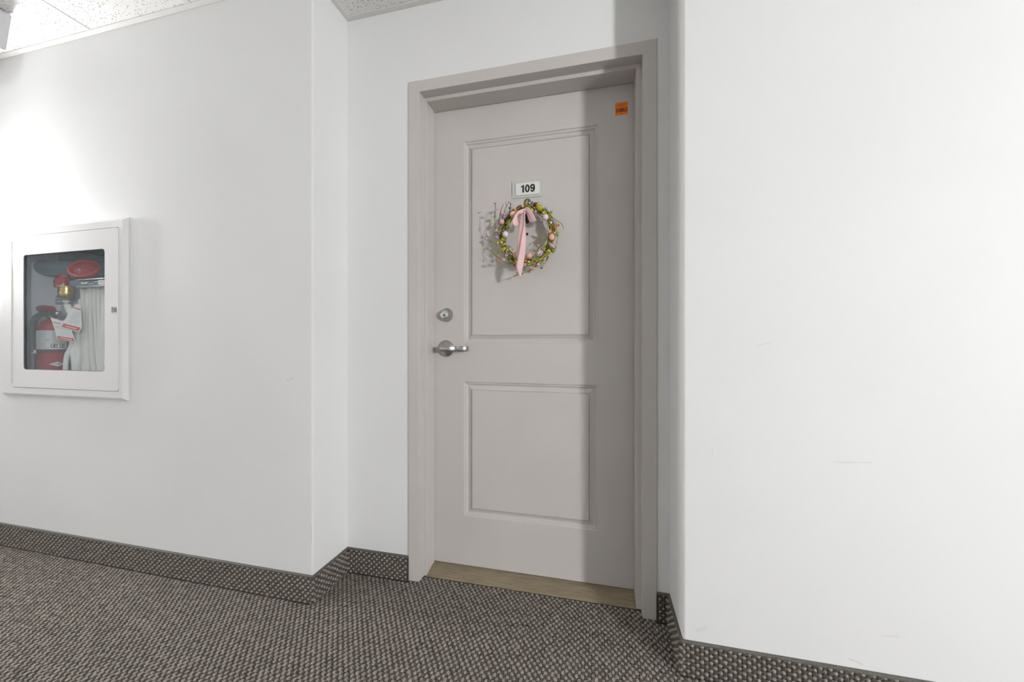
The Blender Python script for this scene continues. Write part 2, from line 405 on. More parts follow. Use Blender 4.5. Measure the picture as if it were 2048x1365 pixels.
def pile(name, pts, parent=None):
    """pts: (co, euler, dark)"""
    me = bpy.data.meshes.new(name); me.from_pydata([p[0] for p in pts], [], [])
    ar = me.attributes.new('rot', 'FLOAT_VECTOR', 'POINT'); ar.data.foreach_set('vector', [c for p in pts for c in p[1]])
    asz = me.attributes.new('siz', 'FLOAT', 'POINT'); asz.data.foreach_set('value', [random.uniform(.9, 1.12) for p in pts])
    ad = me.attributes.new('dark', 'INT', 'POINT'); ad.data.foreach_set('value', [p[2] for p in pts])
    o = bpy.data.objects.new(name, me); C.objects.link(o)
    for t in TUFTS: me.materials.append(t.data.materials[0])
    md = o.modifiers.new('pile', 'NODES'); md.node_group = PG if parent is None else PG_BASE
    if parent is not None: o.parent = parent
    o['kind'] = 'stuff'
    return o
FY_ = 1.4040
pts = []
i0, i1 = int(-4.6/CX_), int(2.4/CX_); j0, j1 = int(-.9/CY_), int(1.452/CY_)
for i in range(i0, i1):
    for j in range(j0, j1):
        x, y = i*CX_, j*CY_
        if y > WL-.012 and not (XL+.012 < x < XR-.012): continue
        if y > WB-.012 and (x < DO_L+.004 or x > DO_R-.004): continue
        if y > FY_-.004 and not (-.7244+.004 < x < .1641-.004): continue
        if y > 1.452: continue
        pts.append(((x+random.gauss(0,.0007), y+random.gauss(0,.0008), -.003), (random.uniform(-.15,.15), random.uniform(-.15,.15), random.choice((0, PI))+random.uniform(-.25,.25)), (i+j) % 2))
fp = pile('carpet_pile', pts)
tag(fp, 'brown and beige checkered loop pile carpet covering the hallway floor', 'carpet')

# carpet base (baseboard): backing sheet, pile, vinyl binding
BZ = .1028
def base_run(name, a, b, n, ext_a=0, ext_b=0):
    """from plan point a to b, n = outward normal (towards the room)"""
    a, b, n = Vector(a), Vector(b), Vector(n); t = (b-a).normalized(); ln = (b-a).length
    root = empty(name, kind='structure')
    def run(bm, prof):
        A = [bm.verts.new((*(a - t*0 + n*(p[0]) + t*(-p[0]*ext_a)), p[1])) for p in prof]
        B = [bm.verts.new((*(b + n*(p[0]) + t*(p[0]*ext_b)), p[1])) for p in prof]
        bm.faces.new(A); bm.faces.new(B[::-1])
        for i in range(len(prof)): j = (i+1) % len(prof); bm.faces.new((A[i], A[j], B[j], B[i]))
    bm = bmesh.new(); run(bm, [(.0003,-.001), (.010,-.001), (.005,BZ-.006), (.0003,BZ-.006)]); obj('backing', bm, M_backing, root)
    bm = bmesh.new(); run(bm, [(.0003,BZ-.0065), (.0085,BZ-.0065), (.0095,BZ-.005), (.0088,BZ-.0015), (.0060,BZ), (.0003,BZ)]); obj('binding_strip', bm, M_strip, root)
    P = []; ang = math.atan2(n.y, n.x)
    ncol = int(round(ln/CY_)); nrow = 9; e0 = 0; 
    for i in range(0 if ext_a <= 0 else -1, ncol + (2 if ext_b > 0 else 1)):
      for j in range(nrow):
            z = .004 + j*(BZ-.0145)/(nrow-1)
            s = max(-.006*max(ext_a,0), min(ln+.006*max(ext_b,0), i*ln/ncol))
            if ext_a <= 0 and s < .007 or ext_b <= 0 and s > ln-.007: continue
            off = .0085 - .0045*(z/BZ)
            p = a + t*(s+random.gauss(0,.0006)) + n*off
            # local z of the tuft towards n
            e = (Matrix.Rotation(ang, 4, 'Z') @ Matrix.Rotation(PI/2, 4, 'Y') @ Matrix.Rotation(random.uniform(-.25,.25), 4, 'Z')).to_euler()
            P.append(((p.x, p.y, z+random.gauss(0,.0006)), tuple(e), (i+j) % 2))
    pile('loop_pile', P, root)
    return root
base_run('baseboard_left', (-4.6, WL), (XL, WL), (0,-1), 0, 1)
base_run('baseboard_return_left', (XL, WL), (XL, WB), (1,0), 1, -1)
base_run('baseboard_back_left', (XL, WB), (DO_L, WB), (0,-1), -1, 0)
base_run('baseboard_back_right', (DO_R, WB), (XR, WB), (0,-1), 0, -1)
base_run('baseboard_return_right', (XR, WB), (XR, WR), (-1,0), -1, 1)
base_run('baseboard_right', (XR, WR), (2.4, WR), (0,-1), 1, 0)

# ------------------------------------------------------------------ door
FY, SY, DY = 1.4040, 1.449, 1.5307
IL, IR, IT = -.7244, .1641, 2.0601
SL, SR, ST = -.7128, .1460, 2.045
door = empty('door_1', kind='structure')
def jamb(o, i, s, sg):
    # plan outline of a hollow metal jamb; sg=+1 left side, -1 right side
    k = .0012
    return [(o, WB+.03), (o, FY+k), (o+sg*k, FY), (i-sg*k, FY), (i, FY+k), (i, SY-.001), (i+sg*.0, SY), (s-sg*k, SY), (s, SY+k), (s, DY-.003), (s-sg*.016, DY-.003), (s-sg*.016, DY+.06), (o, DY+.06)]
bm = bmesh.new(); prism(bm, jamb(DO_L, IL, SL, 1), 'z', 0, DO_T); obj('jamb', bm, M_door, door)
bm = bmesh.new(); prism(bm, jamb(DO_R, IR, SR, -1), 'z', 0, DO_T); obj('jamb', bm, M_door, door)
bm = bmesh.new()
k = .0012
hp = [(WB+.03, DO_T), (FY+k, DO_T), (FY, DO_T-k), (FY, IT+k), (FY+k, IT), (SY, IT), (SY, ST+k), (SY+k, ST), (DY-.003, ST), (DY-.003, ST+.016), (DY+.06, ST+.016), (DY+.06, DO_T)]
hf = [(WB+.03, DO_T), (FY+k, DO_T), (FY, DO_T-k), (FY, IT+k), (FY+k, IT), (WB+.03, IT)]
hs = [(SY, DO_T-.002), (SY, ST+k), (SY+k, ST), (DY-.003, ST), (DY-.003, ST+.016), (DY+.06, ST+.016), (DY+.06, DO_T-.002)]
hf = [(y_-.0001 if y_ < FY+.002 else y_, z_) for y_, z_ in hf]
prism(bm, hf, 'x', IL-.003, IR+.003)
prism(bm, hs, 'x', SL-.0006, SR+.0006)
box(bm, IL-.0002, IR+.0002, WB+.0298, SY+.0006, IT, DO_T-.003)
box(bm, IL-.0002, SL-.0005, SY+.0003, SY+.003, ST, IT+.001); box(bm, SR+.0005, IR+.0002, SY+.0003, SY+.003, ST, IT+.001)
obj('head_jamb', bm, M_door, door)
# caulk bead where the frame meets the wall
bm = bmesh.new()
box(bm, DO_L-.005, DO_L, WB-.0022, WB+.002, BZ, DO_T-.003); box(bm, DO_R, DO_R+.004, WB-.002, WB+.002, BZ, DO_T+.003)
obj('caulk_bead', bm, M_door, door)
# leaf with two embossed panels
LX0, LX1, LZ0, LZ1 = SL-.010, SR+.010, .0185, ST+.010
PX0, PX1 = -.5737, .0069
PANELS = [(1.0015, 1.898), (.2357, .8324)]
bm = bmesh.new()
def quad(bm, x0, x1, z0, z1, y=DY):
    v = [bm.verts.new(p) for p in ((x0,y,z0),(x1,y,z0),(x1,y,z1),(x0,y,z1))]; bm.faces.new(v)
zsegs = [LZ0, PANELS[1][0], PANELS[1][1], PANELS[0][0], PANELS[0][1], LZ1]
for a, b in zip(zsegs, zsegs[1:]):
    quad(bm, LX0, PX0, a, b); quad(bm, PX1, LX1, a, b)
for a, b in ((LZ0, PANELS[1][0]), (PANELS[1][1], PANELS[0][0]), (PANELS[0][1], LZ1)): quad(bm, PX0, PX1, a, b)
bmesh.ops.remove_doubles(bm, verts=bm.verts[:], dist=1e-5)
box(bm, LX0, LX1, DY+.012, DY+.044, LZ0, LZ1)
for x in (LX0, LX1):
    v = [bm.verts.new(p) for p in ((x,DY,LZ0),(x,DY+.013,LZ0),(x,DY+.013,LZ1),(x,DY,LZ1))]; bm.faces.new(v)
for z in (LZ0, LZ1):
    v = [bm.verts.new(p) for p in ((LX0,DY,z),(LX1,DY,z),(LX1,DY+.013,z),(LX0,DY+.013,z))]; bm.faces.new(v)
leaf = obj('leaf', bm, M_door, door)
PROF = [(0,0), (.0012,.0005), (.0044,.0046), (.0088,.0050), (.0104,.0056), (.0142,.0110), (.0190,.0116), (.0204,.0110), (.0345,.0034), (.0350,.0066), (.0376,.0068), (.0380,.0008), (.0405,.0004)]
for z0, z1 in PANELS:
    bm = bmesh.new(); rings = []
    for off, dp in PROF:
        rings.append([bm.verts.new(p) for p in ((PX0+off,DY+dp,z0+off),(PX1-off,DY+dp,z0+off),(PX1-off,DY+dp,z1-off),(PX0+off,DY+dp,z1-off))])
    for a, b in zip(rings, rings[1:]):
        for i in range(4): bm.faces.new((a[i], a[(i+1) % 4], b[(i+1) % 4], b[i]))
    bm.faces.new(rings[-1])
    obj('embossed_panel', bm, M_door, leaf)
# oak threshold
bm = bmesh.new()
prism(bm, [(1.446, -.001), (1.446, .0015), (1.449, .0040), (1.500, .0155), (DY+.04, .0170), (DY+.04, 0)], 'x', SL+.0005, SR-.0005)
obj('threshold', bm, M_wood, door)
# peephole
bm = bmesh.new(); c = at(1055, 469, DY)
lathe(bm, [(0,.0028), (.0028,.0026), (.0036,.0018), (.0048,.0036), (.0062,.0030), (.0068,.0012), (.0070,-.001)], 24, frame_y(c))
pk = obj('peephole', bm, M_polish, door, True, 40)
bm = bmesh.new(); lathe(bm, [(0,.0030), (.0032,.0026), (.0036,.0019)], 20, frame_y(c + Vector((0,-.0001,0)))); obj('lens', bm, mat('dark_lens', (.02,.03,.025), .05), pk, True)
# deadbolt
db = empty('deadbolt'); db.parent = door
c = at(893.4, 630.4, DY)
bm = bmesh.new(); lathe(bm, [(.0305,-.0005), (.0310,.0010), (.0302,.0032), (.0215,.0255), (.0205,.0270), (.0188,.0272), (.0178,.0262)], 48, frame_y(c)); obj('tapered_collar', bm, M_steel, db, True, 40)
bm = bmesh.new(); lathe(bm, [(.0178,.022), (.0178,.0262), (.0165,.0270), (.0085,.0270), (.0080,.0262), (.0072,.0268), (0,.0268)], 40, frame_y(c)); cy = obj('lock_cylinder', bm, M_polish, db, True, 35)
M_nick = mat('dull_nickel', (.33,.32,.30), .35, 1.0)
bm = bmesh.new(); lathe(bm, [(0,.0274), (.0068,.0274), (.0074,.0262)], 24, frame_y(c + Vector((-.0005,0,-.0035)))); obj('lock_plug', bm, M_nick, db, True, 35)
bm = bmesh.new(); box(bm, c.x-.0012, c.x+.0002, DY-.0279, DY-.0272, c.z-.0080, c.z+.0012); obj('keyway', bm, M_dark, db)
# lever handle
lh = empty('lever_handle'); lh.parent = door
c = at(892.2, 697.6, DY)
bm = bmesh.new(); lathe(bm, [(.0372,-.0005), (.0375,.0020), (.0360,.0052), (.0310,.0086), (.0220,.0115), (.0140,.0130), (.0125,.0150)], 48, frame_y(c)); obj('rose', bm, M_steel, lh, True, 40)
bm = bmesh.new(); lathe(bm, [(.0125,.010), (.0118,.050)], 24, frame_y(c)); obj('spindle', bm, M_steel, lh, True)
lp = [(c.x+.0005, 1.4700), (c.x+.012, 1.4692), (c.x+.030, 1.4700), (c.x+.046, 1.4765), (c.x+.058, 1.4850), (c.x+.070, 1.4862), (c.x+.082, 1.4825), (c.x+.094, 1.4835), (c.x+.106, 1.4900), (c.x+.114, 1.5000)]
bm = bmesh.new(); sp_ = smoothpts([(x, y, c.z) for x, y in lp], 4); half = .0122; th = .0052
prevr = None; ringsL = []
for i, p in enumerate(sp_):
    t = (sp_[min(i+1, len(sp_)-1)] - sp_[max(i-1, 0)]).normalized(); n_ = Vector((t.y, -t.x, 0))
    hh = half*(1 - .04*i/len(sp_)); tt = th*(1.15 - .35*i/len(sp_))
    cr = [(n_*a*tt + Vector((0,0,b*hh))) for a, b in ((1,.72),(.75,.97),(0,1),(-.75,.97),(-1,.72),(-1,-.72),(-.75,-.97),(0,-1),(.75,-.97),(1,-.72))]
    ringsL.append([bm.verts.new(p+q) for q in cr])
for a, b in zip(ringsL, ringsL[1:]):
    for i in range(10): bm.faces.new((a[i], a[(i+1) % 10], b[(i+1) % 10], b[i]))
# rounded end caps
for R_, sgn in ((ringsL[0], -1), (ringsL[-1], 1)):
    cc = sum((v.co for v in R_), Vector())/10
    base = Vector((-.010,0,0)) if sgn < 0 else (sp_[-1]-sp_[-2]).normalized()*.0035
    inner = [bm.verts.new(cc + (v.co-cc)*.72 + base*.75) for v in R_]
    inner2 = [bm.verts.new(cc + (v.co-cc)*.25 + base) for v in R_]
    for a, b in ((R_, inner), (inner, inner2)):
        for i in range(10): bm.faces.new((a[i], a[(i+1) % 10], b[(i+1) % 10], b[i]))
    bm.faces.new(inner2)
obj('lever', bm, M_steel, lh, True, 50)

# ------------------------------------------------------------------ number sign on the door
ns = empty('number_sign', 'small framed grey and white plate reading 109 above the wreath', 'sign')
nx0, nx1, nz0, nz1 = -.3520, -.2248, 1.6245, 1.6962
bm = bmesh.new(); ringslab(bm, rrect(nx0, nx1, nz0, nz1, .0015, 2), rrect(nx0+.0155, nx1-.0100, nz0+.0095, nz1-.0110, .001, 2), DY-.0042, DY+.0002)
bmesh.ops.bevel(bm, geom=[e for e in bm.edges if abs(e.verts[0].co.y-(DY-.0042)) < 1e-6 and abs(e.verts[1].co.y-(DY-.0042)) < 1e-6 and len(e.link_faces) == 2 and e.calc_face_angle(0) > 1], offset=.0012, segments=2, affect='EDGES')
obj('border', bm, M_plate, ns)
ix0, ix1, iz0, iz1 = -.3368, -.2346, 1.6340, 1.6855
bm = bmesh.new(); box(bm, ix0, ix1, DY-.0085, DY, iz0, iz1, .0006); obj('insert', bm, M_insert, ns)
dy0, dy1 = DY-.0090, DY-.0084
DW, DH, ZC = .0200, .0325, (iz0+iz1)/2 + .0006
def arcp(cx, cz, rx, rz, a0, a1, n): return [(cx+rx*math.cos(math.radians(a0+(a1-a0)*i/n)), cz+rz*math.sin(math.radians(a0+(a1-a0)*i/n))) for i in range(n+1)]
def band(bm, A, B):
    for i in range(len(A)-1): prism(bm, [A[i], A[i+1], B[i+1], B[i]], 'y', dy0, dy1)
x1c, x0c, x9c = -.3045, -.2858, -.2635
bm = bmesh.new(); h = DH/2
prism(bm, [(x1c-.0028,ZC-h), (x1c+.0046,ZC-h), (x1c+.0046,ZC+h), (x1c+.0004,ZC+h), (x1c-.0028,ZC+h*.72)], 'y', dy0, dy1)
prism(bm, [(x1c-.0028,ZC+h*.40), (x1c-.0028,ZC+h*.74), (x1c+.0006,ZC+h), (x1c-.0010,ZC+h*.84), (x1c-.0075,ZC+h*.66), (x1c-.0075,ZC+h*.40)][:2] + [(x1c-.0005,ZC+h*.9), (x1c-.0040,ZC+h*.72), (x1c-.0088,ZC+h*.66), (x1c-.0088,ZC+h*.36)], 'y', dy0, dy1)
obj('digit', bm, M_black, ns)
bm = bmesh.new(); ringslab(bm, arcp(x0c, ZC, .0104, h*1.03, 0, 356, 36), arcp(x0c, ZC, .0034, h*.64, 0, 356, 36), dy0, dy1); obj('digit', bm, M_black, ns)
bm = bmesh.new(); cz9 = ZC + h*.37
ringslab(bm, arcp(x9c, cz9, .0105, h*.67, 0, 354, 36), arcp(x9c, cz9, .0036, h*.27, 0, 354, 36), dy0-.0002, dy1)
band(bm, [(x9c+.0105, cz9)] + arcp(x9c, ZC-h*.15, .0105, h*.88, 0, -155, 18), [(x9c+.0040, cz9)] + arcp(x9c-.0004, ZC-h*.12, .0038, h*.50, -10, -155, 18))
obj('digit', bm, M_black, ns)

# ------------------------------------------------------------------ orange sticker
os_ = empty('orange_sticker', 'small square orange sticker with three dark icons in the upper corner of the door', 'sticker')
sx0, sx1, sz0, sz1 = .0735, .1225, 1.9232, 1.9738
bm = bmesh.new(); box(bm, sx0, sx1, DY-.0006, DY, sz0, sz1); obj('film', bm, M_orange, os_)
bm = bmesh.new(); y = DY-.0007
for zc, a, b in ((.0440,.007,.034), (.0415,.010,.030), (.0385,.006,.040), (.0360,.006,.036), (.0325,.018,.031), (.0055,.019,.029), (.0075,.018,.027)):
    x = sx0+a
    while x < sx0+b:
        l = random.uniform(.0014,.0036); box(bm, x, min(x+l, sx0+b), y-.0001, y, sz0+zc-.0006, sz0+zc+.0006); x += l+.0007
tag(obj('text_lines', bm, M_stickertxt, os_), kind='stuff')
for k_ in range(3):
    bm = bmesh.new(); xx = sx0+.0035+k_*.0148
    box(bm, xx, xx+.0136, y-.0002, y, sz0+.0125, sz0+.0265); ic = obj('icon', bm, M_maroon, os_)
    bm = bmesh.new(); cxx, czz = xx+.0068, sz0+.0195
    if k_ == 0:
        o_ = [(cxx+.0054*math.cos(2*PI*i/24), czz+.0054*math.sin(2*PI*i/24)) for i in range(24)]; i_ = [(cxx+.0038*math.cos(2*PI*i/24), czz+.0038*math.sin(2*PI*i/24)) for i in range(24)]
        ringslab(bm, o_, i_, y-.0004, y-.0002)
        prism(bm, [(cxx-.0018,czz-.0032), (cxx-.0006,czz-.0038), (cxx+.0022,czz+.003), (cxx+.001,czz+.0036)], 'y', y-.0004, y-.0002)
    elif k_ == 1:
        prism(bm, [(cxx-.0048,czz-.0045), (cxx-.0048,czz+.001), (cxx,czz+.0048), (cxx+.0048,czz+.001), (cxx+.0048,czz-.0045), (cxx+.0015,czz-.0045), (cxx+.0015,czz-.0005), (cxx-.0015,czz-.0005), (cxx-.0015,czz-.0045)], 'y', y-.0004, y-.0002)
    else:
        box(bm, cxx-.0048, cxx+.0044, y-.0004, y-.0002, czz-.0040, czz-.0002); box(bm, cxx-.0048, cxx+.0044, y-.0004, y-.0002, czz+.0012, czz+.0048)
    obj('symbol', bm, M_orange if k_ != 1 else M_stickertxt, ic)

# ------------------------------------------------------------------ wreath
ZS = 1/5.6875
def w2(x, y, Y): return at(930 + x*ZS, 340 + y*ZS, Y)
wreath = empty('wreath', 'twig wreath with pastel eggs, berries and a long pink ribbon bow hanging on the door', 'wreath')
RC = w2(706, 745, 1.484); RAD = .1085; RY = 1.484
mats = [M_vgreen, M_vbrown, M_vlight, M_vgreen, M_vgreen, M_vlight]
rv = random.Random(3)
for k_ in range(27):
    n_ = rv.choice((2, 3, 4, 5)); ph = rv.uniform(0, 2*PI); am = rv.uniform(.006, .018); ex = rv.uniform(-.006, .006); ph2 = rv.uniform(0, 2*PI)
    P_ = []
    for i in range(60):
        th_ = 2*PI*i/60
        a_ = am*(.7+.3*math.sin(2*th_+ph2))
        R_ = RAD + a_*math.cos(n_*th_+ph) + ex*math.cos(th_+ph2)
        P_.append((RC.x + R_*math.cos(th_)*.97, RY + a_*.85*math.sin(n_*th_+ph), RC.z + R_*math.sin(th_)*1.06))
    bm = bmesh.new(); tube(bm, P_, rv.uniform(.0009, .0018), 6, closed=True)
    obj('vine', bm, mats[k_ % 6], wreath, True)
EGGS = [(545,505,33,36,20,'e_peach',1.455), (418,590,27,32,0,'e_pink',1.462), (458,732,31,35,0,'e_white',1.455), (916,538,33,34,0,'e_white',1.452),
        (843,430,34,40,-35,'e_olive',1.462), (987,763,32,37,0,'e_peach',1.462), (1000,914,25,29,0,'e_green',1.470), (728,978,36,33,30,'e_pink',1.462),
        (848,950,30,32,0,'e_white',1.462), (1022,645,24,30,15,'e_cop',1.472), (573,968,25,34,-15,'e_peach',1.466), (440,905,24,36,50,'e_olive',1.466),
        (800,385,24,16,-15,'brown',1.476), (1050,720,15,26,0,'leaf',1.480), (685,1040,20,20,0,'e_cop',1.474)]
def uvs(bm, c, rx, rz, ang, seg=16, rg=10):
    M = Matrix.Translation(c) @ Matrix.Rotation(math.radians(ang), 4, 'Y') @ Matrix.Diagonal((rx, rx, rz, 1))
    prof = [(math.sin(PI*i/rg)*(1 + .10*(-math.cos(PI*i/rg))*-1), -math.cos(PI*i/rg)) for i in range(rg+1)]
    prof[0] = (0, -1); prof[-1] = (0, 1)
    lathe(bm, prof, seg, M)
pxm = 1/ (729.8/1.55)        # metres per photograph pixel at the wreath
for x, y, rx, rz, an, m, Y in EGGS:
    bm = bmesh.new(); uvs(bm, w2(x, y, Y), rx*ZS*pxm*.98, rz*ZS*pxm*1.0, an)
    o = obj('egg', bm, BM[m], wreath, True)
BER = [(920,437,17,'lav',1.46),(803,474,15,'lilac',1.46),(762,458,17,'lime',1.462),(893,490,16,'lime',1.455),(983,480,16,'leaf',1.465),(1010,585,16,'lav',1.462),
 (962,702,17,'pink',1.458),(944,682,13,'pink',1.457),(1020,718,14,'pink',1.460),(970,848,17,'lav',1.455),(992,866,17,'pink',1.455),(1034,862,15,'lilac',1.465),
 (952,920,17,'lime',1.456),(910,1013,15,'lilac',1.462),(833,1076,17,'lilac',1.460),(870,1114,14,'grey',1.47),(906,1052,12,'pink',1.47),(471,972,17,'lav',1.452),
 (441,1022,17,'pink',1.452),(505,867,13,'lav',1.460),(360,769,15,'lav',1.450),(247,790,16,'pink',1.497),(355,690,16,'pink',1.448),(413,700,13,'grey',1.458),
 (445,535,14,'lav',1.455),(511,433,15,'grey',1.448),(422,492,20,'pink',1.452),(368,447,13,'pink',1.446),(475,383,15,'pink',1.443),(565,440,18,'pink',1.46),
 (655,412,18,'pink',1.462),(372,836,16,'tan',1.455),(415,825,17,'lime',1.454),(481,912,14,'tan',1.455),(378,1028,14,'salmon',1.445),(452,845,14,'tan',1.455),
 (560,1078,18,'rose',1.46),(783,1124,16,'pink',1.46),(755,1118,14,'pink',1.46),(832,860,13,'pink',1.462),(725,1046,11,'white',1.455),(685,1076,13,'lilac',1.46),
 (1062,628,14,'salmon',1.462),(876,940,13,'lilac',1.452),(866,955,12,'lilac',1.450),(515,378,8,'salmon',1.443),(812,398,14,'brown',1.47),(765,368,12,'brown',1.47),
 (640,500,15,'lilac',1.452),(612,490,13,'lilac',1.455),(980,600,14,'white',1.465),(350,380,8,'salmon',1.44),(335,383,8,'rose',1.44),(612,408,9,'brown',1.465),
 (800,345+0,0,'lime',1.46),(575,470,12,'tan',1.46),(650,395,12,'lilac',1.463),(1000,830,11,'tan',1.47),(700,1010,14,'rose',1.468),(660,1025,15,'rose',1.47),
 (840,925,13,'tan',1.455),(500,510,13,'tan',1.465)]
bproto = None
def sphere_mesh(name):
    bm = bmesh.new(); bmesh.ops.create_icosphere(bm, subdivisions=2, radius=1); me = bpy.data.meshes.new(name); bm.to_mesh(me); bm.free()
    for p in me.polygons: p.use_smooth = True
    return me
smesh = {}
def ball(name, c, r, m, parent, sc=(1,1,1), rot=0):
    if m not in smesh:
        me = sphere_mesh('berry'); me.materials.append(BM[m]); smesh[m] = me
    o = bpy.data.objects.new(name, smesh[m]); C.objects.link(o); o.location = c; o.scale = (r*sc[0], r*sc[1], r*sc[2]); o.rotation_euler = (0, rot, 0); o.parent = parent
    return o
for x, y, r_, m, Y in BER:
    if r_: ball('berry', w2(x, y, Y), r_*ZS*pxm, m, wreath, (1, 1, 1.05))
BUDS = [(840,360,1.463,'lime',40),(852,366,1.462,'lime',-30),(705,352,1.452,'lime',0),(703,368,1.452,'lime',30),(1050,690,1.465,'lime',0),(1045,738,1.468,'leaf',90),(1035,670,1.464,'lime',20),
 (1124,688,1.455,'lime',0),(330,600,1.445,'lime',10),(332,585,1.445,'leaf',40),(290,905,1.495,'lime',-40),(296,915,1.495,'leaf',-40),(375,972,1.445,'lime',-40),(345,825,1.45,'lime',90),
 (540,903,1.456,'lime',10),(528,925,1.456,'lime',60),(720,1082,1.455,'lime',40),(738,1072,1.455,'lime',-40),(668,1092,1.458,'lime',10),(672,1075,1.458,'lime',-40),
 (815,1030,1.460,'lime',90),(918,846,1.456,'lime',20),(898,775,1.460,'lime',30),(661,1195,1.452,'lime',10),(666,1180,1.453,'lime',60),(800,945,1.462,'leaf',60),
 (430,855,1.455,'lime',30),(400,800,1.456,'lime',60),(470,935,1.455,'lime',-20),(465,395,1.442,'lime',30),(870,1020,1.46,'lime',50),(955,970,1.462,'lime',60),(935,985,1.462,'leaf',10),
 (420,785,1.455,'lime',0),(395,700,1.452,'lime',-20),(965,625,1.462,'lime',10),(985,555,1.46,'leaf',60),(950,505,1.458,'lime',60),(760,1060,1.458,'leaf',80),(855,1045,1.46,'tan',60),
 (570,1200,1.452,'rose',70),(560,1210,1.452,'pink',40),(620,405,1.46,'brown',60),(700,395,1.455,'leaf',30),(380,640,1.45,'lime',0),(505,905,1.456,'leaf',-40),(900,905,1.46,'lime',30),
 (1055,670,1.466,'lime',30),(1000,960,1.466,'lime',60),(775,1095,1.458,'tan',60),(790,1070,1.458,'tan',80),(400,1035,1.448,'tan',80),(1100,612,1.458,'tan',-30),(845,1015,1.458,'lime',80),
 (385,760,1.452,'leaf',-20),(445,800,1.455,'leaf',10),(480,860,1.455,'lime',30),(520,880,1.455,'leaf',0),(500,1040,1.452,'leaf',70)]
for x, y, Y, m, an in BUDS: ball('bud', w2(x, y, Y), .0024, m, wreath, (.75, .75, 2.1), math.radians(an))
for k_ in range(60):
    th_ = rv.uniform(0, 2*PI); R_ = RAD + rv.uniform(-.018, .020)
    ball('bud', (RC.x + R_*math.cos(th_)*.97, rv.uniform(1.455, 1.472), RC.z + R_*math.sin(th_)*1.06), rv.uniform(.0016, .0026), rv.choice(['lime','lime','leaf','tan','lilac','pink','rose']), wreath, (.75, .75, rv.uniform(1.2, 2.3)), rv.uniform(0, PI))
STEMS = [([(345,385),(341,490),(335,600),(352,690),(400,760),(440,820)],1.442,'b'), ([(435,390),(405,470),(388,560),(385,640),(400,720),(430,790)],1.445,'b'), ([(505,360),(478,400),(450,470),(420,560),(400,640)],1.445,'b'),
 ([(515,375),(516,425),(500,500),(470,560),(455,640)],1.448,'b'), ([(247,790),(290,815),(340,832),(400,850),(450,900)],1.490,'g'), ([(285,905),(330,955),(375,1000),(440,1045),(500,1062),(560,1078)],1.474,'g'),
 ([(320,925),(370,965),(430,1010),(500,1050),(600,1060)],1.446,'l'), ([(845,360),(800,385),(760,380),(700,400),(640,460)],1.462,'b'), ([(985,480),(930,480),(870,470),(800,480),(740,520)],1.458,'l'),
 ([(1123,692),(1110,635),(1085,605),(1020,560),(950,510),(870,480)],1.458,'g'), ([(1070,625),(1030,590),(980,545),(900,500)],1.456,'l'), ([(560,1205),(610,1195),(660,1180),(740,1140),(820,1090)],1.454,'b'),
 ([(661,1200),(680,1170),(740,1150),(840,1100),(910,1050),(950,960)],1.456,'g'), ([(870,1112),(905,1075),(940,1010),(960,940)],1.466,'g'), ([(832,862),(860,800),(890,770),(930,720)],1.470,'g'),
 ([(720,985),(800,945),(850,900),(900,850),(940,770),(960,700)],1.456,'l'), ([(650,1010),(760,985),(850,930),(920,850),(950,780)],1.458,'l'), ([(800,1040),(870,990),(930,920),(960,820),(965,720)],1.460,'g'),
 ([(345,380),(335,375)],1.44,'b'), ([(375,960),(355,830),(330,745),(360,690)],1.450,'g'), ([(390,880),(440,940),(500,985),(560,1010)],1.454,'l'), ([(370,800),(410,860),(470,920),(540,985)],1.456,'g'),
 ([(450,790),(470,700),(490,620),(520,560)],1.458,'l'), ([(430,760),(440,660),(470,580),(520,510)],1.460,'g'), ([(560,470),(620,430),(660,390),(720,380)],1.460,'l'), ([(590,460),(650,420),(700,350)],1.456,'b'),
 ([(1060,740),(1045,800),(1040,860),(1010,930)],1.468,'g'), ([(1030,600),(1045,680),(1040,760)],1.466,'g'), ([(640,1090),(720,1080),(800,1050),(880,1000),(960,920)],1.458,'l'), ([(600,1060),(700,1065),(800,1020),(900,950)],1.456,'l'),
 ([(620,1120),(560,1085),(500,1040),(440,980)],1.456,'g'), ([(425,820),(430,740),(410,690)],1.455,'l'), ([(515,380),(523,395)],1.443,'b'), ([(930,440),(890,455),(850,470)],1.462,'g')]
for P_, Y, k_ in STEMS:
    n_ = len(P_); pp = smoothpts([w2(x, y, Y + (.028 if n_ > 3 else .008)*(i/(n_-1))**1.5) for i, (x, y) in enumerate(P_)], 4)
    bm = bmesh.new(); tube(bm, pp, [.0010 + .0007*i/len(pp) for i in range(len(pp))], 6)
    obj('sprig', bm, {'b': M_vbrown, 'g': M_vgreen, 'l': M_vlight}[k_], wreath, True)
# ribbon bow: strips given by their two edges
bow = empty('ribbon_bow'); bow.parent = wreath
def strip(name, Lp, Rp, nsub=6, th=.0006):
    A = smoothpts([w2(*p) for p in Lp], nsub); B = smoothpts([w2(*p) for p in Rp], nsub)
    bm = bmesh.new(); rows = []
    for a, b in zip(A, B): rows.append([bm.verts.new(a.lerp(b, t)) for t in (0, .25, .5, .75, 1)])
    for r0, r1 in zip(rows, rows[1:]):
        for i in range(4): bm.faces.new((r0[i], r0[i+1], r1[i+1], r1[i]))
    o = obj(name, bm, M_pink_ribbon, bow, True)
    md = o.modifiers.new('t', 'SOLIDIFY'); md.thickness = th; md.offset = 0
    return o
strip('tail', [(650,465,1.440),(625,560,1.437),(606,680,1.432),(590,850,1.430),(580,985,1.432)], [(668,470,1.436),(672,560,1.430),(668,680,1.425),(640,850,1.424),(615,990,1.426)])
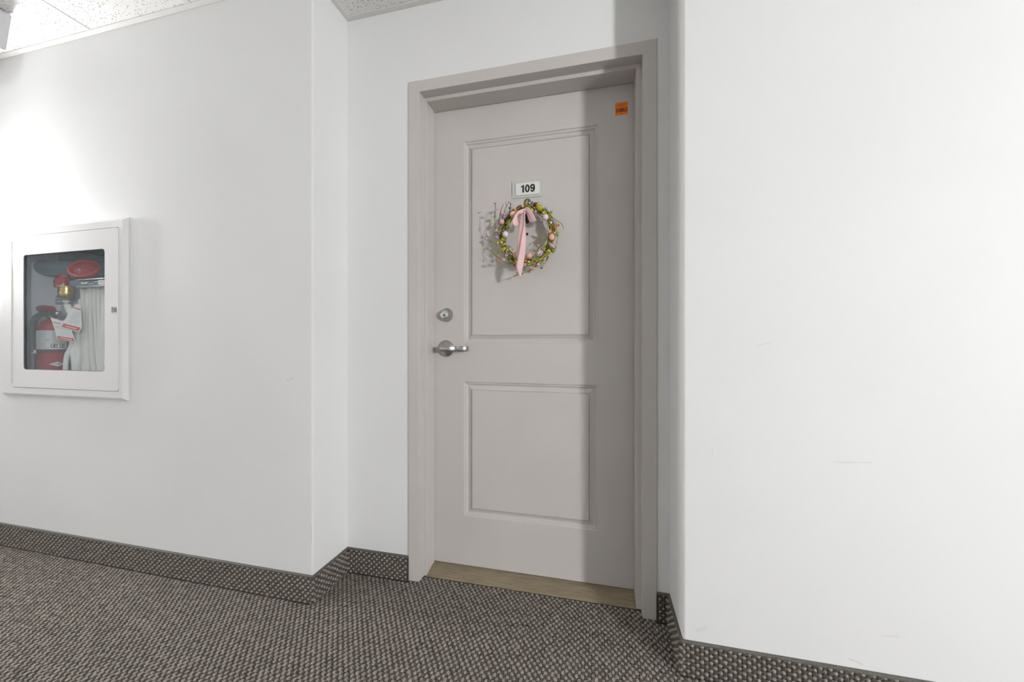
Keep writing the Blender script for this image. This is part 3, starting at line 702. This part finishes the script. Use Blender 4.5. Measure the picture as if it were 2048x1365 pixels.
strip('tail', [(668,465,1.430),(674,600,1.424),(648,740,1.420),(622,900,1.417),(596,1030,1.416),(583,1100,1.416),(608,1185,1.417),(622,1204,1.417)],
              [(686,462,1.434),(684,600,1.434),(690,720,1.430),(692,850,1.427),(680,960,1.425),(664,1080,1.423),(645,1170,1.421),(636,1206,1.420)])
strip('loop', [(676,438,1.436),(630,455,1.426),(585,488,1.416),(548,560,1.411),(542,605,1.412),(566,638,1.418),(592,628,1.430),(622,604,1.440),(634,560,1.448),(640,500,1.450),(668,462,1.446)],
              [(690,462,1.438),(655,492,1.432),(612,505,1.426),(598,530,1.424),(596,570,1.424),(600,592,1.428),(606,590,1.438),(614,570,1.450),(614,530,1.458),(628,480,1.458),(676,476,1.450)])
strip('loop', [(668,445,1.436),(700,424,1.428),(732,434,1.420),(772,490,1.413),(808,566,1.411),(804,586,1.418),(776,574,1.434),(745,520,1.448),(700,470,1.452)],
              [(676,472,1.436),(694,464,1.430),(708,486,1.425),(732,530,1.421),(758,588,1.419),(750,592,1.426),(722,570,1.444),(706,520,1.458),(684,482,1.460)])
bm = bmesh.new(); uvs(bm, w2(678, 455, 1.432), .0040, .0052, 20); obj('knot', bm, M_pink_ribbon, bow, True)

# hook that carries the wreath
hk = empty('suction_hook', 'green translucent suction disc with black hook holding up the wreath', 'hook')
bm = bmesh.new(); lathe(bm, [(.0150,-.0003), (.0152,.0012), (.0120,.0035), (.0060,.0060), (.0055,.0090), (0,.0095)], 32, frame_y(w2(710, 368, DY))); obj('suction_disc', bm, M_disc, hk, True, 50)
bm = bmesh.new(); lathe(bm, [(.0120,-.0003), (.0120,.0010), (.0060,.0040), (0,.0050)], 28, frame_y(w2(700, 402, DY)) @ Matrix.Rotation(0, 4, 'Z')); obj('lower_disc', bm, M_disc, hk, True, 50)
c = w2(708, 550, DY)
bm = bmesh.new(); prism(bm, [(c.x-.011+0*i, 0) for i in range(0)] or [(c.x + .0105*math.cos(2*PI*i/28), c.z + .0235*math.sin(2*PI*i/28)*(1.0)) for i in range(28)], 'y', DY-.009, DY-.0002)
for v in bm.verts:
    if v.co.y < DY-.005: v.co.x = c.x + (v.co.x-c.x)*.85; v.co.z = c.z + (v.co.z-c.z)*.92
obj('hook_body', bm, mat('black_plastic', (.008,.006,.008), .35), hk, True, 40)
bm = bmesh.new(); tube(bm, smoothpts([(c.x, DY-.006, c.z+.016), (c.x, DY-.014, c.z+.030), (c.x-.001, DY-.036, c.z+.036), (c.x-.001, DY-.046, c.z+.050)], 5), .0028, 10); obj('hook_arm', bm, bpy.data.materials['black_plastic'], hk, True)

# ------------------------------------------------------------------ fire cabinet
cab = empty('fire_hose_cabinet', 'white metal fire cabinet with framed glass door recessed in the hallway wall', 'cabinet')
YD = 1.1860
wq = WL - .0006
X0, X1 = at(12.3, 792, wq).x, at(259.4, 803, wq).x
Z0, Z1 = at(260, 802.5, wq).z, at(259.2, 435.5, wq).z
D0, D1 = at(24.9, 600, YD).x, at(237.3, 600, YD).x
DZ0, DZ1 = at(237.9, 783, YD).z, at(236.7, 455, YD).z
G0, G1 = at(47.2, 600, YD).x, at(210, 600, YD).x
GZ0, GZ1 = at(210.3, 743.7, YD).z, at(209.4, 497.6, YD).z
bm = bmesh.new(); b_ = .014
gap = .0022
Lo = [[(X0,Z0),(X1,Z0),(X1,Z1),(X0,Z1)]]
outer = [bm.verts.new((x, wq, z)) for x, z in ((X0,Z0),(X1,Z0),(X1,Z1),(X0,Z1))]
outer2 = [bm.verts.new((x, wq-.004, z)) for x, z in ((X0,Z0),(X1,Z0),(X1,Z1),(X0,Z1))]
mid = [bm.verts.new((x, YD, z)) for x, z in ((X0+b_,Z0+b_),(X1-b_,Z0+b_),(X1-b_,Z1-b_),(X0+b_,Z1-b_))]
for a, b in ((outer, outer2), (outer2, mid)):
    for i in range(4): bm.faces.new((a[i], a[(i+1) % 4], b[(i+1) % 4], b[i]))
rr_in = rrect(D0-gap, D1+gap, DZ0-gap, DZ1+gap, .012, 6)
def sq_like(x0, x1, z0, z1, n=6):
    out = []
    for cx, cz in ((x1, z1), (x0, z1), (x0, z0), (x1, z0)): out += [(cx, cz)]*(n+1)
    return out
so = sq_like(X0+b_, X1-b_, Z0+b_, Z1-b_); n_ = len(so)
vo_ = [bm.verts.new((p[0], YD, p[1])) for p in so]; vi_ = [bm.verts.new((p[0], YD, p[1])) for p in rr_in]; vb_ = [bm.verts.new((p[0], YD+.015, p[1])) for p in rr_in]
for i in range(n_):
    j = (i+1) % n_
    try: bm.faces.new((vo_[i], vo_[j], vi_[j], vi_[i]))
    except ValueError: pass
    bm.faces.new((vi_[i], vi_[j], vb_[j], vb_[i]))
bmesh.ops.remove_doubles(bm, verts=bm.verts[:], dist=1e-6)
obj('trim_frame', bm, M_cab, cab)
# recessed tub (open front)
bm = bmesh.new(); t0, t1, u0, u1 = T1+.001, T2-.001, TB+.001, TT-.001
for f in (((t0,YD+.016,u0),(t1,YD+.016,u0),(t1,TD,u0),(t0,TD,u0)), ((t0,YD+.016,u1),(t1,YD+.016,u1),(t1,TD,u1),(t0,TD,u1)), ((t0,YD+.016,u0),(t0,TD,u0),(t0,TD,u1),(t0,YD+.016,u1)), ((t1,YD+.016,u0),(t1,TD,u0),(t1,TD,u1),(t1,YD+.016,u1)), ((t0,TD,u0),(t1,TD,u0),(t1,TD,u1),(t0,TD,u1))):
    bm.faces.new([bm.verts.new(p) for p in f])
tub = obj('tub', bm, M_tub, cab)
tub.modifiers.new('t', 'SOLIDIFY').thickness = .0012
bm = bmesh.new(); box(bm, at(82,540,TD).x, t1-.002, TD-.004, TD-.0005, at(200,566,TD).z, u1-.002, .0005); obj('pane_reflection', bm, M_bluereflection, cab)  # thin plate behind the pane, coloured as its bluish reflection
bm = bmesh.new()
for u_, v_ in ((57.5,531),(202,547),(57.5,692)):
    p = at(u_, v_, TD-.002); lathe(bm, [(0,.002), (.0045,.0015), (.0055,0)], 12, frame_y(Vector((p.x, TD-.004, p.z))))
obj('screw', bm, M_greyprint, cab)
# door leaf with glass
cdoor_o = rrect(D0, D1, DZ0, DZ1, .012, 6); cdoor_i = rrect(G0, G1, GZ0, GZ1, .016, 6)
bm = bmesh.new(); ringslab(bm, cdoor_o, cdoor_i, YD-.0012, YD+.004)
cd = obj('door', bm, M_cab, cab)
bm = bmesh.new(); box(bm, G0-.006, G1+.006, YD+.0042, YD+.0062, GZ0-.006, GZ1+.006); obj('glass_pane', bm, M_pane, cd)
bm = bmesh.new(); ringslab(bm, cdoor_i, rrect(G0+.0022, G1-.0022, GZ0+.0022, GZ1-.0022, .014, 6), YD+.0005, YD+.004); obj('glazing_gasket', bm, mat('grey_gasket', (.12,.12,.13), .6), cd)
# latch
p = at(230, 620, YD)
bm = bmesh.new(); ringslab(bm, rrect(p.x-.020, p.x+.020, p.z-.0170, p.z+.0170, .002, 2), rrect(p.x-.0165, p.x+.0165, p.z-.0140, p.z+.0140, .0015, 2), YD-.0030, YD-.0012)
lt = obj('latch', bm, M_cab, cd)
bm = bmesh.new(); box(bm, p.x-.0060, p.x+.0160, YD-.0028, YD-.0012, p.z-.0110, p.z+.0105, .0005); box(bm, p.x-.0160, p.x-.0105, YD-.0025, YD-.0012, p.z-.0130, p.z+.0130); obj('latch_pull', bm, M_nick, cab)
# piano hinge: a row of knuckles on the far edge
bm = bmesh.new(); z = DZ0+.018; kk = 0
while z < DZ1-.02:
    M_ = Matrix.Translation((D0-.0010, YD-.0012, z)); lathe(bm, [(0,0), (.0022,0), (.0022,.0085), (0,.0085)], 8, M_); z += .0108
obj('piano_hinge', bm, mat('tarnished_hinge', (.42,.42,.36), .45, .6), cab, True, 40)
# warning lettering on the pane
pc = at(128, 600, YD+.004)
for k_, (tx, vv) in enumerate((('FIRE HOSE FOR', 593.6), ('USE BY TRAINED', 600.3), ('PERSONS ONLY', 607.2))):
    q = at(128.5, vv, YD+.004)
    me = text_mesh(tx, .0172, Matrix.Translation((q.x, YD+.0040, q.z)) @ Matrix.Rotation(PI/2, 4, 'X'), .0001, .00025, sx=1.0)
    link('warning_lettering', me, M_black, cd)

# --- things inside
YE = 1.300
ex = empty('fire_extinguisher', 'red fire extinguisher with white label and black hose inside the wall cabinet', 'fire extinguisher')
ec = at(103.5, 650, YE); er = .050; EX, EY = ec.x, YE
zt = at(103.5, 661, YE).z        # shoulder start
M0 = Matrix.Translation((EX, EY, 0))
zb = TB+.003
bm = bmesh.new(); lathe(bm, [(0,zb), (er-.006,zb), (er,zb+.006), (er,zt-.02), (er*.985,zt), (er*.90,zt+.022), (er*.70,zt+.042), (er*.42,zt+.055), (.016,zt+.060), (.016,zt+.070), (0,zt+.070)], 40, M0)
obj('cylinder', bm, M_red, ex, True, 50)
def arc_strip(bm, r_, z0, z1, a0, a1, n=24, shape=None):
    rows = []
    for i in range(n+1):
        t_ = i/n; a = a0+(a1-a0)*t_; h0, h1 = (z0, z1) if shape is None else shape(t_)
        rows.append([bm.verts.new((EX+r_*math.cos(a), EY+r_*math.sin(a), h)) for h in (h0, h1)])
    for a, b in zip(rows, rows[1:]): bm.faces.new((a[0], b[0], b[1], a[1]))
va = math.atan2(-EY, -EX)       # direction towards the viewer side
lz1, lz0 = at(103.5, 661, YE-.045).z, at(103.5, 699.5, YE-.045).z
bm = bmesh.new(); arc_strip(bm, er+.0004, lz0, lz1, va-1.5, va+1.6, 40); lb = obj('label', bm, M_paper, ex, True)
bm = bmesh.new(); rl = random.Random(11)
for i in range(12):
    z = lz1-.006-i*.0078
    for a0_, a1_ in ((va-.95, va-.12), (va+.02, va+.85)):
        if i > 8 and a0_ > va: continue
        arc_strip(bm, er+.0008, z-.0010, z+.0010, a0_+rl.uniform(0,.05), a1_-rl.uniform(0,.3), 6)
obj('label_text', bm, M_greyprint, lb)
bm = bmesh.new()
for a_ in (va+.15, va+.75):
    for z0_, z1_, b0, b1 in ((lz0+.008, lz0+.010, -.2, .2), (lz0+.025, lz0+.027, -.2, .2), (lz0+.008, lz0+.027, -.2, -.16), (lz0+.008, lz0+.027, .16, .2), (lz0+.012, lz0+.019, -.06, .06), (lz0+.019, lz0+.023, -.02, .10)):
        arc_strip(bm, er+.0010, z0_, z1_, a_+b0, a_+b1, 4)
obj('label_pictograms', bm, M_black, lb)
bm = bmesh.new(); sz = at(103.5, 703.5, YE-.045).z; lathe(bm, [(er+.0002,sz-.008), (er+.0022,sz-.008), (er+.0022,sz+.008), (er+.0002,sz+.008)], 40, M0); obj('strap', bm, mat('dark_strap', (.06,.012,.015), .5), ex, True, 40)
bm = bmesh.new(); dz = at(112, 730, YE-.045).z; am = va+.42
arc_strip(bm, er+.0006, 0, 0, am-.62, am+.52, 24, lambda t_: (dz-.013*(1-abs(2*t_-1)), dz+.013*(1-abs(2*t_-1)))); dm = obj('diamond_emblem', bm, M_paper, ex)
bm = bmesh.new(); 
for a0_, a1_, h in ((-.20,.40,.0022), (.02,.16,.0075)): arc_strip(bm, er+.0011, dz-h/2 + (.003 if h > .004 else -.001), dz+h/2 + (.003 if h > .004 else -.001), am+a0_, am+a1_, 6)
obj('emblem_text', bm, M_greyprint, dm)
# head, handle, gauge
zh = zt+.070
bm = bmesh.new(); lathe(bm, [(.020,zh-.006), (.021,zh), (.021,zh+.010), (.017,zh+.014), (.015,zh+.030), (.017,zh+.034), (0,zh+.034)], 20, M0); obj('valve_body', bm, M_nick, ex, True, 40)
bm = bmesh.new(); lathe(bm, [(0,-.012), (.011,-.012), (.012,-.008), (.012,.010), (.009,.014), (0,.014)], 16, Matrix.Translation(at(117, 628, YE-.03)) @ Matrix.Rotation(PI/2, 4, 'Y')); obj('gauge', bm, M_polish, ex, True, 40)
hp_ = [at(80,622,1.27), at(84,612,1.265), at(96,613,1.265), at(103,615,1.265)]
bm = bmesh.new(); tube(bm, smoothpts([at(81,618,1.27), at(87,617,1.268), at(95,618,1.268), at(103,619,1.270)], 3), [.017]*10, 12, flat=.95, up=(0,1,0)); obj('grip', bm, mat('dark_red_grip', (.26,.01,.03), .35), ex, True, 50)
bm = bmesh.new(); tube(bm, [at(97,623,1.27), at(106,626,1.28), at(114,628,1.285)], .008, 10); obj('lever_arm', bm, M_nick, ex, True, 50)
hpts = [at(101,628,1.265), at(92,626.5,1.26), at(82,629,1.255), at(71,637,1.252), at(65.5,650,1.252), at(63.5,668,1.252), at(64,688,1.254), at(65.5,704,1.256)]
bm = bmesh.new(); tube(bm, smoothpts(hpts, 5), .0125, 14); obj('hose', bm, M_blackrub, ex, True, 50)
bm = bmesh.new(); tube(bm, [at(65.5,703,1.256), at(66,709,1.256), at(66,728,1.257), at(66,741,1.257)], [.013,.014,.016,.018], 14); obj('nozzle', bm, M_blackrub, ex, True, 50)
bm = bmesh.new(); tube(bm, [at(64.5,706.5,1.243), at(70,706,1.243)], .0042, 8); tube(bm, [at(70,706.5,1.243), at(69.5,700.5,1.243)], .0045, 8); obj('nozzle_clip', bm, M_paper, ex, True, 50)

# two inspection tags
def tagcard(name, label, poly, Y, band, stripe, dy):
    root = empty(name, label, 'tag')
    def P(u, v): 
        q = at(u, v, Y); return Vector((q.x, Y + dy*(v-poly[0][1])/60, q.z))
    bm = bmesh.new(); vs1 = [bm.verts.new(P(*p)) for p in poly]; bm.faces.new(vs1); o = obj('card', bm, M_paper, root); o.modifiers.new('t','SOLIDIFY').thickness = .0006
    for nm, pl in (('red_band', band), ('red_stripe', stripe)):
        bm = bmesh.new(); bm.faces.new([bm.verts.new(P(*p)+Vector((0,-.0012,0))) for p in pl]); obj(nm, bm, M_redprint, root)
    return root, P
def Q2(x, y): return (40 + x/9.1, 600 + y/9.1)
tA, PA = tagcard('inspection_tag', 'white paper inspection tag with red band, higher of the two tags in the cabinet', [Q2(*p) for p in ((1015,75),(1108,100),(1112,500),(1062,592),(716,500),(880,240))], 1.222,
   [Q2(*p) for p in ((782,430),(1092,508),(1050,572),(745,492))], [Q2(*p) for p in ((985,135),(1106,168),(1106,192),(972,150))], .004)
tB, PB = tagcard('inspection_tag', 'white paper inspection tag with red band, lower of the two tags in the cabinet', [Q2(*p) for p in ((552,320),(800,388),(930,560),(1003,782),(662,722),(620,540))], 1.232,
   [Q2(*p) for p in ((670,660),(960,702),(985,762),(682,722))], [Q2(*p) for p in ((590,395),(735,430),(738,445),(598,412))], .004)
rl = random.Random(5)
for P_, root, rows in ((PA, tA, [(1000+0,215,1090),(960,240,1090),(945,265,1080),(930,290,1085),(915,315,1060),(900,340,1085),(880,370,1080),(870,400,1050),(890,438,920),(975,462,1015)]), (PB, tB, [(640,470,800),(650,500,900),(740,600,765),(800,610,815),(755,655,765),(850,680,880),(700,375,760)])):
    bm = bmesh.new()
    for x0_, y_, x1_ in rows:
        a = [P_(*Q2(*p))+Vector((0,-.0012,0)) for p in ((x0_,y_),(x1_,y_+(x1_-x0_)*.2),(x1_,y_+5+(x1_-x0_)*.2),(x0_,y_+5))]
        bm.faces.new([bm.verts.new(p) for p in a])
    tag(obj('text_lines', bm, M_greyprint, root), kind='stuff')
for P_, root, ln in ((PA, tA, [(820,478),(1030,532)]), (PB, tB, [(730,692),(940,732)])):
    bm = bmesh.new(); a, b = ln
    for i in range(7):
        t0_, t1_ = i/7, (i+.75)/7
        q = [(a[0]+(b[0]-a[0])*t0_, a[1]+(b[1]-a[1])*t0_), (a[0]+(b[0]-a[0])*t1_, a[1]+(b[1]-a[1])*t1_)]
        pp = [P_(*Q2(q[0][0], q[0][1]))+Vector((0,-.0020,0)), P_(*Q2(q[1][0], q[1][1]))+Vector((0,-.0020,0))]
        bm.faces.new([bm.verts.new(pp[0]+Vector((0,0,.0022))), bm.verts.new(pp[1]+Vector((0,0,.0022))), bm.verts.new(pp[1]-Vector((0,0,.0022))), bm.verts.new(pp[0]-Vector((0,0,.0022)))])
    obj('band_lettering', bm, M_paper, root)

# hose valve: inlet pipe, handwheel, red body, brass coupling
vl = empty('hose_valve', 'red hose valve with oval handwheel and brass coupling at the cabinet top', 'valve')
YV = 1.310
bm = bmesh.new(); tube(bm, smoothpts([at(86,536,YV), at(92,536,YV), at(110,537,YV), at(130,537,YV), at(150,538,YV)], 3), [.020,.036,.036]+[.036]*8+[.033,.033], 20); obj('inlet_pipe', bm, mat('grey_pipe_paint', (.17,.25,.28), .45), vl, True, 60)
bm = bmesh.new(); pw = at(168,538,YV-.03)
Mw = Matrix.Translation(pw) @ Matrix.Rotation(math.radians(72), 4, 'X') @ Matrix.Rotation(math.radians(12), 4, 'Y')
rg = [Mw @ Vector((.068*math.cos(2*PI*i/36), .042*math.sin(2*PI*i/36), 0)) for i in range(36)]
tube(bm, rg, .012, 10, closed=True)
for a_ in (0, 2.09, 4.19): tube(bm, [Mw @ Vector((0,0,.002)), Mw @ Vector((.064*math.cos(a_), .039*math.sin(a_), 0))], .008, 8)
lathe(bm, [(0,-.012), (.050,-.006), (.052,.002), (.018,.010), (0,.012)], 20, Mw @ Matrix.Diagonal((1,.75,1,1)))
obj('handwheel', bm, M_red, vl, True, 50)
vb = at(127, 565, YV); 
bm = bmesh.new(); lathe(bm, [(0,-.030), (.030,-.030), (.033,-.022), (.033,.008), (.028,.018), (.020,.026), (.020,.055), (0,.055)], 10, Matrix.Translation(vb)); lathe(bm, [(0,0), (.016,0), (.016,.045), (.012,.05), (0,.05)], 14, Matrix.Translation(vb) @ Matrix.Rotation(-PI/2, 4, 'Y')); obj('valve_body', bm, M_red, vl, True, 40)
bc = at(133.5, 572, YV-.01)
bm = bmesh.new(); lathe(bm, [(0,0), (.031,0), (.033,-.003), (.033,-.010), (.029,-.012), (.029,-.028), (.031,-.030), (.031,-.040), (.027,-.055), (.025,-.064), (0,-.064)], 28, Matrix.Translation(bc)); obj('brass_coupling', bm, M_brass, vl, True, 40)

# hose rack bar
rk = empty('hose_rack', 'dark rack bar with white lettering and bright edges above the folded hose', 'rack')
p0, p1 = at(139, 558, 1.226), at(209, 558, 1.226)
zt_, zb_ = at(200, 557.5, 1.226).z, at(200, 572.5, 1.226).z
rx1 = T2-.012
bm = bmesh.new(); box(bm, p0.x, rx1, 1.226, 1.330, zb_+.004, zt_-.004, .001); obj('bar', bm, mat('blue_black_bar', (.045,.06,.085), .4), rk)
bm = bmesh.new(); box(bm, p0.x+.05, rx1, 1.222, 1.300, zt_-.0035, zt_, .0005); box(bm, p0.x+.05, rx1, 1.222, 1.300, zb_, zb_+.003, .0005); obj('edge_channel', bm, M_polish, rk)
bm = bmesh.new(); rl = random.Random(9); xx = at(162, 565, 1.225).x
zm = (zt_+zb_)/2
while xx < at(193, 565, 1.225).x:
    l = rl.uniform(.004,.012); h = .008 if xx < at(174, 565, 1.225).x else .003; off = 0 if h > .004 else rl.choice((-.005, .004))
    box(bm, xx, xx+l, 1.2250, 1.2258, zm+off-h/2, zm+off+h/2); xx += l+.003
box(bm, at(196,565,1.225).x, rx1-.004, 1.2248, 1.2258, zm-.011, zm+.011)
obj('lettering', bm, M_paper, rk)

# folded hose hanging from the rack
fh = empty('fire_hose', 'white woven fire hose hung in folds behind the cabinet glass', 'hose')
xa, xb = at(148, 580, 1.235).x, T2-.02
nf = 19
for i in range(nf):
    t_ = i/(nf-1); x = xa + (xb-xa)*t_
    yy = 1.236 + .002*math.sin(i*2.1)
    pts_ = []
    for k_ in range(15):
        s_ = k_/14; z = zb_ + .003 - s_*(zb_ - (TB+.035))
        bend = max(0, s_-.52)/.48
        pts_.append((x + (.006 + .085*t_)*bend**1.9 + .0006*math.sin(6*s_+i), yy + .034 + .0025*math.sin(3*s_+i*1.3), z))
    pts_ = [(min(p[0], T2-.010), p[1], p[2]) for p in pts_]
    bm = bmesh.new(); tube(bm, pts_, .0062, 10, flat=1.0, up=(1,0,0))
    # stretch in depth so each fold is a flattened tube seen on edge
    for v in bm.verts: v.co.y = (yy+.034) + (v.co.y-(yy+.034))*2.3
    obj('hose_fold', bm, M_hose, fh, True)
def flat_hose(pts_, wd, th_, up):
    bm = bmesh.new(); tube(bm, smoothpts(pts_, 5), wd, 12, flat=th_/wd, up=up); obj('hose_loop', bm, M_hose, fh, True)
flat_hose([at(134,600,1.285), at(134,607,1.283), at(138,618,1.270), at(146,632,1.262), at(151,650,1.262)], .022, .010, (0,1,0))
flat_hose([at(153,640,1.275), at(153,665,1.270), at(150,690,1.262), at(146,705,1.256), at(148,725,1.256), at(150,748,1.258)], .017, .007, (0,1,0))
flat_hose([at(147,668,1.280), at(143,692,1.272), at(134,712,1.262), at(131,735,1.262), at(132,752,1.262)], .016, .007, (0,1,0))
flat_hose([at(164,600,1.285), at(161,650,1.275), at(158,690,1.262), at(158,712,1.255), at(156,732,1.252), at(156,752,1.252)], .010, .012, (0,1,0))

# ------------------------------------------------------------------ hanging box at the ceiling
hb = empty('ceiling_hung_box', 'pale grey metal box hanging from the ceiling at the edge of the picture', 'fixture')
bm = bmesh.new()
v = [bm.verts.new(p) for p in ((-2.4780,1.040,2.2640),(-2.478,.720,2.2640),(-2.470,.700,CEIL-.006),(-2.462,1.050,CEIL-.006),(-2.530,1.040,2.2640),(-2.530,.720,2.2640),(-2.538,.700,CEIL-.006),(-2.542,1.050,CEIL-.006))]
for f in ((0,1,2,3),(7,6,5,4),(0,4,5,1),(1,5,6,2),(2,6,7,3),(3,7,4,0)): bm.faces.new([v[i] for i in f])
bmesh.ops.bevel(bm, geom=bm.edges[:], offset=.003, segments=2, affect='EDGES'); obj('housing', bm, mat('pale_grey_metal', (.60,.60,.62), .45), hb)
bm = bmesh.new(); box(bm, -2.555, -2.452, .78, .96, CEIL-.006, CEIL-.0005, .002); obj('ceiling_plate', bm, mat('bronze_plate', (.25,.21,.18), .5), hb)

# ------------------------------------------------------------------ wall sconces just out of view and unseen fill panels added in the ceiling
def sconce(label, x, yw, sg, z, m, wd=.115, ht=.15, dp=.085, cap=1.12):
    root = empty('wall_sconce', label, 'lamp')
    bm = bmesh.new(); box(bm, x-.06, x+.06, *(sorted((yw-sg*.001, yw-sg*.018))), z-.07, z+.07, .003); obj('back_plate', bm, M_steel, root)
    bm = bmesh.new(); n = 20; rings = []
    for zz, k_ in ((-1,.82), (-.93,.95), (-.8,1), (.8,1), (.93,.95), (1,.82)):
        rings.append([bm.verts.new((x + wd*k_*math.cos(PI*i/n), yw - sg*(.020 + dp*k_*math.sin(PI*i/n)), z + ht*zz)) for i in range(n+1)])
    for a, b in zip(rings, rings[1:]):
        for i in range(n): bm.faces.new((a[i], a[i+1], b[i+1], b[i]))
        bm.faces.new((a[n], a[0], b[0], b[n]))
    bm.faces.new(rings[0]); bm.faces.new(rings[-1])
    obj('shade', bm, m, root, True, 40)
    for nm, zz in (('top_cap', z+ht+.0005), ('bottom_cap', z-ht-.0125)):  # unseen opaque caps, added to cut the light thrown at the ceiling
        bm = bmesh.new(); prism(bm, [(x+wd*cap*math.cos(PI*i/n), yw-sg*(.001 if i in (0, n) else .020+dp*cap*math.sin(PI*i/n))) for i in range(n+1)], 'z', zz, zz+.012); obj(nm, bm, M_steel, root)
sconce('lit opal glass wall sconce beside the fire cabinet', -3.14, WL, 1, 1.60, M_lampA, .10, .17, .10, 1.09)
sconce('lit opal glass wall sconce on the wall opposite the door', 4.0, YF, -1, 1.53, M_lampB, .17, .12, .09)
for px, py in FILL_PANEL_POS:
    root = empty('fill_panel', 'added unseen square fill light panel %s' % ('in the middle of the hallway ceiling' if py > 0 else 'nearer the opposite hallway wall'), 'lamp')
    bm = bmesh.new(); ringslab(bm, [(px-.30,py-.30),(px+.30,py-.30),(px+.30,py+.30),(px-.30,py+.30)], [(px-.27,py-.27),(px+.27,py-.27),(px+.27,py+.27),(px-.27,py+.27)], 0, .01)
    for v in bm.verts: v.co = (v.co.x, v.co.z, CEIL-.004+v.co.y*.6)
    obj('frame', bm, M_grid, root)
    bm = bmesh.new(); box(bm, px-.268, px+.268, py-.268, py+.268, CEIL-.002, CEIL+.003); obj('diffuser', bm, M_fill_panel, root)
